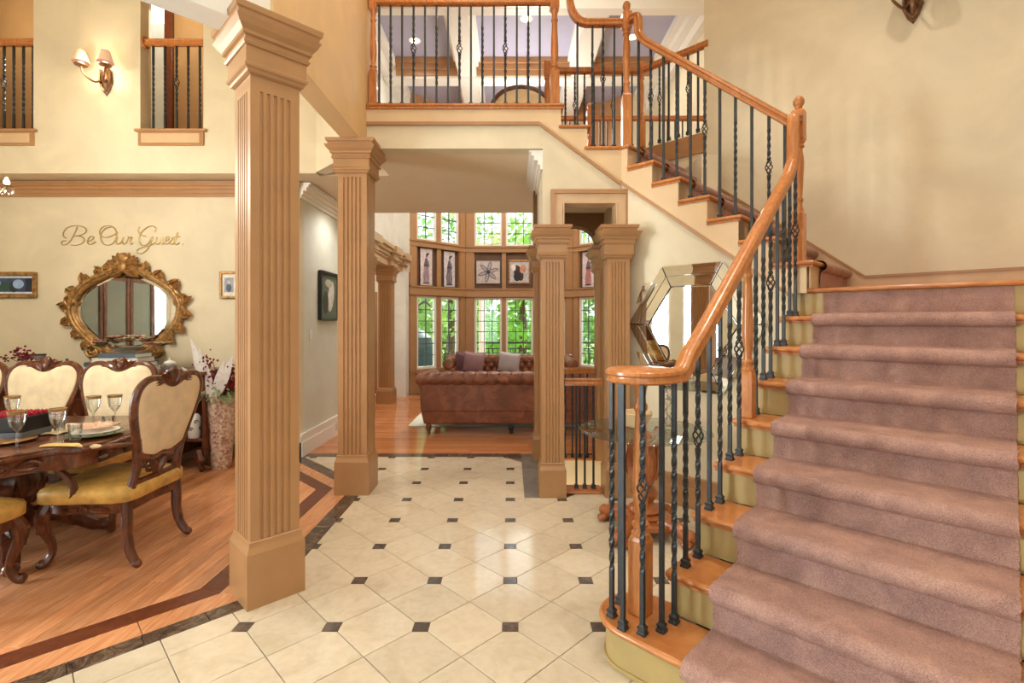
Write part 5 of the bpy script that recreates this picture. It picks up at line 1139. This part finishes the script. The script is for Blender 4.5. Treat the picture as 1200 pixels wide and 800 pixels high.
# ------------------------------------------------------------------ chesterfield sofas
def sofa(label, loc, rz, W_, back_to_camera=True):
    t = thing('chesterfield_sofa', label, 'sofa', loc, rz); L = W_/2
    # local: sofa faces +y, back at y = -.45
    b = MB().ext([(-L+.06, -.42, .135), (L-.06, -.42, .135), (L-.06, .42, .135), (-L+.06, .42, .135)], [(-L+.02, -.44, .34), (L-.02, -.44, .34), (L-.02, .44, .34), (-L+.02, .44, .34)]); part('base', b, M['leather'], t, True, bev=.02)
    bk_ = MB().ext([(-L+.03, -.445, .30), (L-.03, -.445, .30), (L-.03, -.26, .30), (-L+.03, -.26, .30)], [(-L+.01, -.46, .72), (L-.01, -.46, .72), (L-.01, -.22, .72), (-L+.01, -.22, .72)]); br = part('backrest', bk_, M['leather'], t, True, bev=.02)
    n = 16; rs = []
    for i in range(81):
        x = -L-.03+(W_+.06)*i/80; f = abs(((i/80*n) % 1)-.5)*2; q = .098-.016*(f**3)
        rs.append([(x, -.40+q*1.15*cos(2*pi*j/14), .735+q*sin(2*pi*j/14)) for j in range(14)])
    part('back_roll', MB().rings(rs), M['leather'], br, True, ang=60)
    m = MB()
    for i in range(n+1): x = -L-.03+(W_+.06)*i/n; m.ball((x, -.46, .80), .014, 7, 5); m.ball((x, -.505, .712), .012, 7, 5)
    for i in range(n):                         # tufts on the seat side
        for j, z in enumerate((.52, .62, .70)): m.ball((-L+.12+(W_-.24)*(i+.5*(j % 2))/n, -.222+.0, z), .014, 7, 5)
    part('button', m, M['bay_dark'], br, True)
    tf_ = MB()
    nx2, nz2 = 96, 14; g2 = []
    for j in range(nz2+1):
        z = .44+.30*j/nz2; row = []
        for i in range(nx2+1):
            x = -L+.12+(W_-.24)*i/nx2; u_, v_ = (x/(W_/n)), (z/.10); row.append((x, -.235+.045*abs(sin(pi*(u_+v_*.5)))*abs(sin(pi*(u_-v_*.5)))-.0, z))
        g2.append(row)
    part('tufting', MB().rings(g2, closed=False), M['leather'], br, True)
    for s in (-1, 1):
        m = MB().ext([(s*(L-.02), -.40, .30), (s*(L-.20), -.40, .30), (s*(L-.20), .42, .30), (s*(L-.02), .42, .30)], [(s*(L-.0), -.40, .62), (s*(L-.19), -.40, .62), (s*(L-.19), .43, .62), (s*(L-.0), .43, .62)])
        rs = [[(s*(L-.06)+.105*cos(2*pi*j/14), y, .69+.10*sin(2*pi*j/14)) for j in range(14)] for y in (-.36, .0, .44)]
        m.rings(rs); m.ball((s*(L-.06), .445, .69), (.10, .02, .096), 14, 8); part('arm', m, M['leather'], t, True)
    for i in range(3): x0 = -L+.21+(W_-.42)*i/3; part('seat_cushion', MB().bx(x0+.004, x0+(W_-.42)/3-.004, -.24, .44, .345, .47), M['leather'], t, True, bev=.035)
    for sx in (-1, 0, 1):
        for y in (-.38, .38): part('foot', MB().lathe([(.018, 0), (.028, .012), (.02, .03), (.036, .07), (.04, .10), (.03, .136)], (sx*(L-.12), y, 0), 12), M['mahog'] if sx else M['black'], t, True)
    return t
sofa('brown leather chesterfield sofa with its back to the foyer', (.01, 6.93, .0005), 0, 2.42)
sofa('brown leather chesterfield sofa facing the camera under the bay windows', (.0, 9.72, .0005), pi, 2.46)
def pillow(label, loc, tilt, rz, c):
    m = MB(); n = 12; a = .22
    for sg in (1, -1):
        g2 = []
        for j in range(n+1):
            row = []
            for i in range(n+1):
                x, z = -1+2*i/n, -1+2*j/n; k = 1-.10*(1-abs(x)**2)*(abs(z)**3); k2 = 1-.10*(1-abs(z)**2)*(abs(x)**3)
                row.append((a*x*k2, sg*.075*sqrt(max(0, (1-x**4)*(1-z**4))), a*z*k))
            g2.append(row)
        m.rings(g2, closed=False)
    Rm = Matrix.Rotation(rz, 3, 'Z') @ Matrix.Rotation(tilt, 3, 'X') @ Matrix.Rotation(.12, 3, 'Y'); m.move(lambda p: Rm @ p); return single('throw_pillow', m, plain('pillow_cloth', c, .8, var=.05), label, 'pillow', loc, local=True)
pillow('mauve throw pillow on the far sofa, left', (-.72, 9.72, .70), .35, .1, (176, 142, 150)); pillow('pale grey throw pillow near the middle of the far sofa', (-.02, 9.70, .70), .35, -.05, (206, 202, 210)); pillow('plum throw pillow in the left corner of the far sofa', (-.93, 9.80, .69), .4, .5, (128, 92, 104))
one('area_rug', MB().bx(-1.5, 1.5, -.95, .95, 0, .012), 'rug' if 'rug' in M else 'wall_gray', 'pale grey area rug under and between the two leather sofas', 'rug', (.05, 7.95, .0005), bev=.004)
rt = thing('side_table', 'small wooden side table with papers right of the near sofa', 'table', (1.36, 7.7, .0005)) if 0 else None
# upstairs chair whose arched back shows over the balcony floor
uc = thing('arched_chair', 'wooden arched chair back showing above the balcony floor upstairs', 'chair', (.13, 5.95, Z2+.0005))
arc = [(-.36, .10)]+[(.36*cos(pi-pi*k/14), .62+.28*sin(pi-pi*k/14)) for k in range(15)]+[(.36, .10)]
m = MB().tube([(x, 0, z) for x, z in arc], .028, 8); part('arched_frame', m, M['mahog'], uc, True)
part('back_pad', pad([(x*.95, z*.97) for x, z in arc], -.012, .012, .02), M['cream_fabric'], uc, True); part('seat', MB().bx(-.34, .34, -.5, -.02, .32, .46), M['cream_fabric'], uc, True, bev=.03)
for sx in (-1, 1):
    for y in (-.46, .0): part('leg', MB().tube([(sx*.32, y, .33), (sx*.33, y, 0)], [.026, .018], 8), M['mahog'], uc, True)
# ------------------------------------------------------------------ lamps
def sconce(label, P, n, mat, lit, z_arm=0):
    t = thing('wall_sconce', label, 'lamp', P); s = (-n[1], n[0])
    F = lambda x, q, z: (s[0]*x+n[0]*q, s[1]*x+n[1]*q, z)
    m = MB(); ol = [(.0, -.17), (.035, -.12), (.065, -.04), (.06, .05), (.03, .11), (0, .14), (-.03, .11), (-.06, .05), (-.065, -.04), (-.035, -.12)]
    m.rings([[F(x*k, q, z*k) for x, z in ol] for k, q in ((1, .001), (1, .012), (.82, .024), (.78, .020), (.55, .034), (.3, .045), (.05, .05))])
    for k in (-1, 1): m.tube([F(k*.045, .03, .09), F(k*.055, .034, 0), F(k*.03, .036, -.09), F(0, .034, -.14)], .009, 6)
    m.move(lambda p: p); part('backplate', m, mat, t, True)
    for k in (-1, 1):
        m = MB().tube(cr([F(k*.02, .03, -.02), F(k*.05, .10, -.07), F(k*.10, .16, -.02), F(k*.12, .17, .05)], 5), .010, 7); m.lathe([(.012, .048), (.055, .056), (.058, .064), (.02, .066)], F(k*.12, .17, 0), 14); ap_ = part('arm', m, mat, t, True)
        m = MB().lathe([(.075, .085), (.04, .20), (.038, .20), (.073, .085)], F(k*.12, .17, 0), 18); part('lamp_shade', m, M['shade'] if lit else M['trim_pale'], t, True)
        if lit: part('bulb', MB().lathe([(.012, .066), (.024, .09), (.026, .11), (.018, .14), (.004, .15)], F(k*.12, .17, 0), 12), M['bulb'], ap_, True)
    return t
sconce('lit two-arm wall sconce with shades between the dining openings', (-4.13, 5.069, 3.96), (0, -1), M['bronze'], True)
lamp('POINT', 'sconce_glow', (-4.13, 4.84, 4.03), 7, (1, .80, .52), shadow_soft_size=.06)
sx_, sy_ = UV(UW-.001, -.50); sconce('bronze wall sconce cut by the top photo edge above the landing', (sx_, sy_, 3.93), (-r2, -r2), M['bronze'], False)
ch = thing('crystal_chandelier', 'crystal chandelier arm glinting at the left photo edge over the dining table', 'chandelier', (-3.77, 3.2, 2.40))
m = MB().tube([(0, 0, 3.5), (0, 0, .1)], .012, 6).lathe([(.01, -.15), (.05, -.10), (.03, -.04), (.06, .02), (.03, .10), (.012, .14)], n=14)
for k in range(8): a = k*pi/4; d = Vector((cos(a), sin(a), 0)); m.tube(cr([d*.03, d*.16+Vector((0, 0, -.10)), d*.30+Vector((0, 0, -.06)), d*.36+Vector((0, 0, .02))], 4), .008, 6); m.lathe([(.006, .018), (.04, .026), (.03, .03)], tuple(d*.36), 10)
part('chandelier_frame', m, M['gold'], ch, True); m = MB()
for k in range(8):
    a = k*pi/4; d = Vector((cos(a), sin(a), 0))
    for q in range(6): b = q*pi/3; m.lathe([(.001, -.055), (.010, -.035), (.002, -.006)], (d.x*.36+.036*cos(b), d.y*.36+.036*sin(b), .02), 5)
stuff(part('crystals', m, M['glass'], ch, True, smooth=False)); m = MB()
for k in range(8): a = k*pi/4; m.lathe([(.010, .03), (.018, .05), (.004, .085)], (.36*cos(a), .36*sin(a), 0), 8)
part('bulbs', m, M['bulb'], ch, True)
lamp('POINT', 'chandelier_glow', (-3.77, 3.2, 2.75), 125, (1, .93, .80), shadow_soft_size=.3)
# foyer chandelier, above the frame
fc = thing('foyer_chandelier', 'bronze foyer chandelier hanging above the photo frame', 'chandelier', (-.45, 2.6, 4.95))
m = MB().tube([(0, 0, 1.04), (0, 0, .1)], .012, 6).lathe([(.01, -.2), (.06, -.12), (.03, -.02), (.07, .04), (.012, .14)], n=14)
for k in range(8): a = k*pi/4; d = Vector((cos(a), sin(a), 0)); m.tube(cr([d*.03, d*.2+Vector((0, 0, -.12)), d*.36+Vector((0, 0, -.06)), d*.42+Vector((0, 0, .03))], 4), .010, 6)
part('chandelier_frame', m, M['bronze'], fc, True); m = MB()
for k in range(8): a = k*pi/4; m.lathe([(.012, .03), (.026, .06), (.005, .11)], (.42*cos(a), .42*sin(a), 0), 8)
part('bulbs', m, M['bulb'], fc, True)
lamp('POINT', 'foyer_chandelier_glow', (-.45, 2.6, 4.7), 38, (1, .78, .54), shadow_soft_size=.45)
bpy.context.view_layer.update(); KIDS.clear()
copy_tree(fc, (.3, 8.75, 5.15), 0, 'added bronze great room chandelier hidden above the passage ceiling')
lamp('POINT', 'great_room_added_glow', (.3, 8.75, 4.9), 120, (1, .96, .9), shadow_soft_size=.4)  # added, unseen chandelier and lamp to brighten the coffered ceiling
def can(x, y, z, label, e, col=(1, .9, .76), cone=150):
    t = thing('recessed_light', label, 'ceiling light', (x, y, z))
    part('trim_ring', MB().lathe([(.075, -.002), (.10, -.006), (.105, -.001)], n=20), M['trim_white'], t, True); part('lens', MB().lathe([(.001, -.004), (.074, -.004), (.074, -.001)], n=20), M['bulb'], t, True)
    if e: lamp('SPOT', 'recessed_glow', (x, y, z-.03), e, col, spot_size=radians(cone), spot_blend=.8, shadow_soft_size=.08)
for x, y, e, lb in [(-1.60, 8.3, 70, 'lit recessed ceiling light in the left coffer'), (2.02, 8.2, 70, 'lit recessed ceiling light in the right coffer'), (.25, 9.9, 70, 'recessed ceiling light in the middle coffer, hidden by the balcony'), (.25, 7.7, 70, 'recessed ceiling light over the near sofa, above the frame')]: can(x, y, GC, lb, e)
for x, y, lb in [(-.6, 1.0, 'added foyer ceiling light above the entrance, over the frame'), (-.5, 3.4, 'added foyer ceiling light above the column pair, over the frame'), (1.1, 1.2, 'added foyer ceiling light above the bottom step, over the frame'), (1.7, 3.0, 'added foyer ceiling light above the landing, over the frame')]: can(x, y, 6.0, lb, 190 if x > 0 else 80, (1, .90, .78), 96)  # overhead foyer lights are added, unseen, to brighten floor and treads
can(-.2, 6.3, 3.01, 'recessed light in the passage ceiling over the tile edge', 16) if 0 else None
can(-1.87, 6.12, 3.01, 'added unseen recessed light in the passage ceiling behind the column under the balcony', 45, (1, .97, .92)); lamp('POINT', 'upper_hall_fill_left', (-6.3, 5.9, 5.4), 16, (1, .84, .62), shadow_soft_size=.2)  # unseen can added to brighten the passage; the hall lamp is fill too
lamp('POINT', 'upper_hall_fill', (-4.2, 5.9, 5.4), 22, (1, .84, .62), shadow_soft_size=.2); lamp('POINT', 'gallery_glow', (.6, 5.9, 5.6), 25, (1, .9, .76), shadow_soft_size=.25)  # upper hall lamps are fill without fixtures, added to brighten the openings
lamp('POINT', 'stairwell_fill', (.66, 4.75, -.9), 12, (1, .88, .72), shadow_soft_size=.1); lamp('POINT', 'side_room_glow', (-3.4, 8.8, 2.6), 25, (1, .9, .75), shadow_soft_size=.15)  # stairwell lamp is added fill without a fixture, lifting the dark pit
# ------------------------------------------------------------------ china cabinet (seen in the gilt mirror)
cc_ = thing('china_cabinet', 'dark china cabinet with glass doors, reflected in the gilt mirror', 'cabinet', (-6.10, 3.1, .0005), pi/2)
part('body', MB().bx(-.85, .85, -.0, .22, .10, .95).bx(-.85, .85, .19, .22, .95, 2.2).bx(-.85, -.79, -.0, .19, .95, 2.2).bx(.79, .85, -.0, .19, .95, 2.2).bx(-.9, .9, -.05, .22, 2.2, 2.32), M['mahog'], cc_, True, bev=.006)
for k in range(3):
    x0 = -.78+k*.525; d = part('door', MB().bx(x0, x0+.06, -.03, -.002, .98, 2.18).bx(x0+.45, x0+.51, -.03, -.002, .98, 2.18).bx(x0+.06, x0+.45, -.03, -.002, .98, 1.04).bx(x0+.06, x0+.45, -.03, -.002, 2.12, 2.18), M['mahog'], cc_, True, bev=.005); part('glass', MB().bx(x0+.06, x0+.45, -.02, -.014, 1.04, 2.12), M['table_glass'], d, True, smooth=False)
    part('door', MB().bx(x0, x0+.51, -.03, -.002, .16, .9), M['mahog'], cc_, True, bev=.01)
# ------------------------------------------------------------------ outdoors, beyond the bay
struct('ground', MB().bx(-40, 40, 11.6, 70, -.9, -.8), plain('lawn', (128, 166, 84), .9, var=.2, vs=2))
struct('deck', MB().bx(-6, 6, 11.45, 13.6, -.3, -.05), plain('deck_boards', (170, 160, 146), .7, var=.06))
dk = thing('deck_railing', 'black metal deck railing beyond the bay windows', 'railing', (0, 13.5, -.05))
m = MB().bx(-6, 6, -.03, .03, .95, 1.0).bx(-6, 6, -.02, .02, .08, .12).bx(-6, 6, -.02, .02, .80, .83); part('rail', m, M['black'], dk, True, smooth=False); m = MB()
for i in range(100): m.bx(-6+i*.12, -5.98+i*.12, -.01, .01, .12, .80)
o = part('pickets', m, M['black'], dk, True, smooth=False); o['kind'] = 'stuff'
single('porch_post', MB().sq([(-.05, .10), (.1, .10), (.12, .08), (3.5, .08)], (-.72, 12.6, 0)), M['trim_white'], 'white porch post seen through the left pane of the middle bay window', 'post', (-.72, 12.6, -.05), smooth=False)
gc = thing('hanging_chair', 'teal covered garden chair under a curved black pole, seen through left bay window', 'garden chair', (-2.35, 12.5, -.05))
part('cover', MB().lathe([(.42, 0), (.46, .1), (.44, .7), (.36, 1.15), (.16, 1.32), (.02, 1.36)], n=22), plain('teal_cover', (30, 74, 78), .6, var=.1), gc, True); part('pole', MB().tube(cr([(-.2, .3, 0), (-.34, .3, 1.0), (-.2, .28, 1.7), (.1, .25, 2.05), (.3, .2, 1.95)], 6), .03, 8), M['black'], gc, True)
def leaf_mat(c):
    n = NT('tree_leaves'); n.setp(Roughness=.6, Transmission_Weight=0); n.to(n.ramp(n.noise(n.coord(), .9, 3), [(.35, tuple(x*.72 for x in c)), (.65, c)]), n.b.inputs['Base Color']); n.b.inputs['Subsurface Weight'].default_value = 0
    tr = n.node('ShaderNodeBsdfTranslucent'); tr.inputs[0].default_value = lin(c); mx = n.node('ShaderNodeMixShader'); mx.inputs[0].default_value = .5; n.to(n.b.outputs[0], mx.inputs[1]); n.to(tr.outputs[0], mx.inputs[2]); n.to(mx.outputs[0], n.n['Material Output'].inputs[0]); return n.m
LM = [leaf_mat((150, 200, 84)), leaf_mat((124, 182, 92)), leaf_mat((190, 222, 136))]
TL = ['bright green tree at the left outside the bay', 'leafy tree beyond the left bay window', 'tall light green tree left of the middle window', 'bright tree straight beyond the middle window', 'dense green tree right of the middle window', 'yellow-green tree beyond the right bay window', 'tree far right beyond the bay', 'large tree behind the others, left', 'large pale tree at the very back, middle', 'large tree at the very back, right']
for k, (x, y, hh, rad) in enumerate([(-8.5, 20, 6, 2.6), (-5.2, 18, 6.5, 2.3), (-2.6, 21, 7.5, 2.6), (.4, 19, 6.5, 2.2), (2.6, 20.5, 8, 2.6), (5.2, 18.5, 6.5, 2.4), (8.6, 20, 7, 2.6), (-5, 28, 10, 4), (0.5, 30, 11, 4.2), (6.5, 28, 10, 4)]):
    t = thing('tree', TL[k]+' seen through glass', 'tree', (x, y, -.85)); rg_ = random.Random(k)
    part('trunk', MB().tube([(0, 0, 0), (.1, .05, hh*.3), (.0, .1, hh*.6)], [.22, .16, .1], 8), M['inlay'], t, True)
    m = MB()
    cl = [(rg_.gauss(0, rad*.45), rg_.gauss(0, rad*.45), hh*.56+rg_.gauss(0, hh*.20)) for _ in range(26)]
    for q in range(1500):
        c = rg_.choice(cl); p = Vector((c[0]+rg_.gauss(0, .5), c[1]+rg_.gauss(0, .5), max(.3, c[2]+rg_.gauss(0, .45)))); a = Vector((rg_.gauss(0, 1), rg_.gauss(0, 1), rg_.gauss(0, 1))).normalized(); b = a.orthogonal().normalized(); s_ = rg_.uniform(.10, .22)
        m.add([p-a*s_, p-b*s_*.6, p+a*s_, p+b*s_*.6], [(0, 1, 2, 3)])
    me = bpy.data.meshes.new('crown'); me.from_pydata(m.v, [], m.f); me.update(); o = link('crown', me, LM[k % 3], t); o['kind'] = 'stuff'
hd_ = MB(); rg_ = random.Random(77)
for q in range(6000):
    p = Vector((rg_.uniform(-14, 14), 24.5+rg_.gauss(0, .6), -.8+rg_.uniform(0, 2.6))); a = Vector((rg_.gauss(0, 1), rg_.gauss(0, 1), rg_.gauss(0, 1))).normalized(); b = a.orthogonal().normalized(); s_ = rg_.uniform(.12, .26)
    hd_.add([p-a*s_, p-b*s_*.6, p+a*s_, p+b*s_*.6], [(0, 1, 2, 3)])
me = bpy.data.meshes.new('hedge'); me.from_pydata(hd_.v, [], hd_.f); me.update(); o = link('hedge', me, LM[1]); o['kind'] = 'stuff'; tag(o, 'long green hedge across the far lawn beyond the deck', 'hedge')

# ------------------------------------------------------------------ repeats of one kind carry one group phrase
GROUPS = {'dining_chair': 'carved dining chairs round the table', 'goblet': 'gilt-rimmed goblets on the dining table', 'tumbler': 'clear tumblers on the dining table', 'coffee_table_book': 'books stacked on the sideboard', 'dinner_plate': 'plates laid on the dining table', 'napkin': None,
  'column': 'fluted tan columns', 'framed_painting': 'framed paintings', 'framed_photo': 'gilt framed photos on the dining wall', 'wall_sconce': 'two-arm wall sconces', 'recessed_light': 'recessed ceiling lights', 'chesterfield_sofa': 'brown leather chesterfield sofas', 'throw_pillow': 'throw pillows on the far sofa',
  'tree': 'trees beyond the bay windows', 'stair_railing': 'railings of the main stair', 'stairwell_railing': 'railings round the stairwells', 'opening_railing': 'railings across the upper dining openings', 'wall_outlet': 'white wall outlets'}
for o in C.objects:
    g_ = GROUPS.get(o.name.split('.')[0])
    if g_ and not o.parent: o['group'] = g_
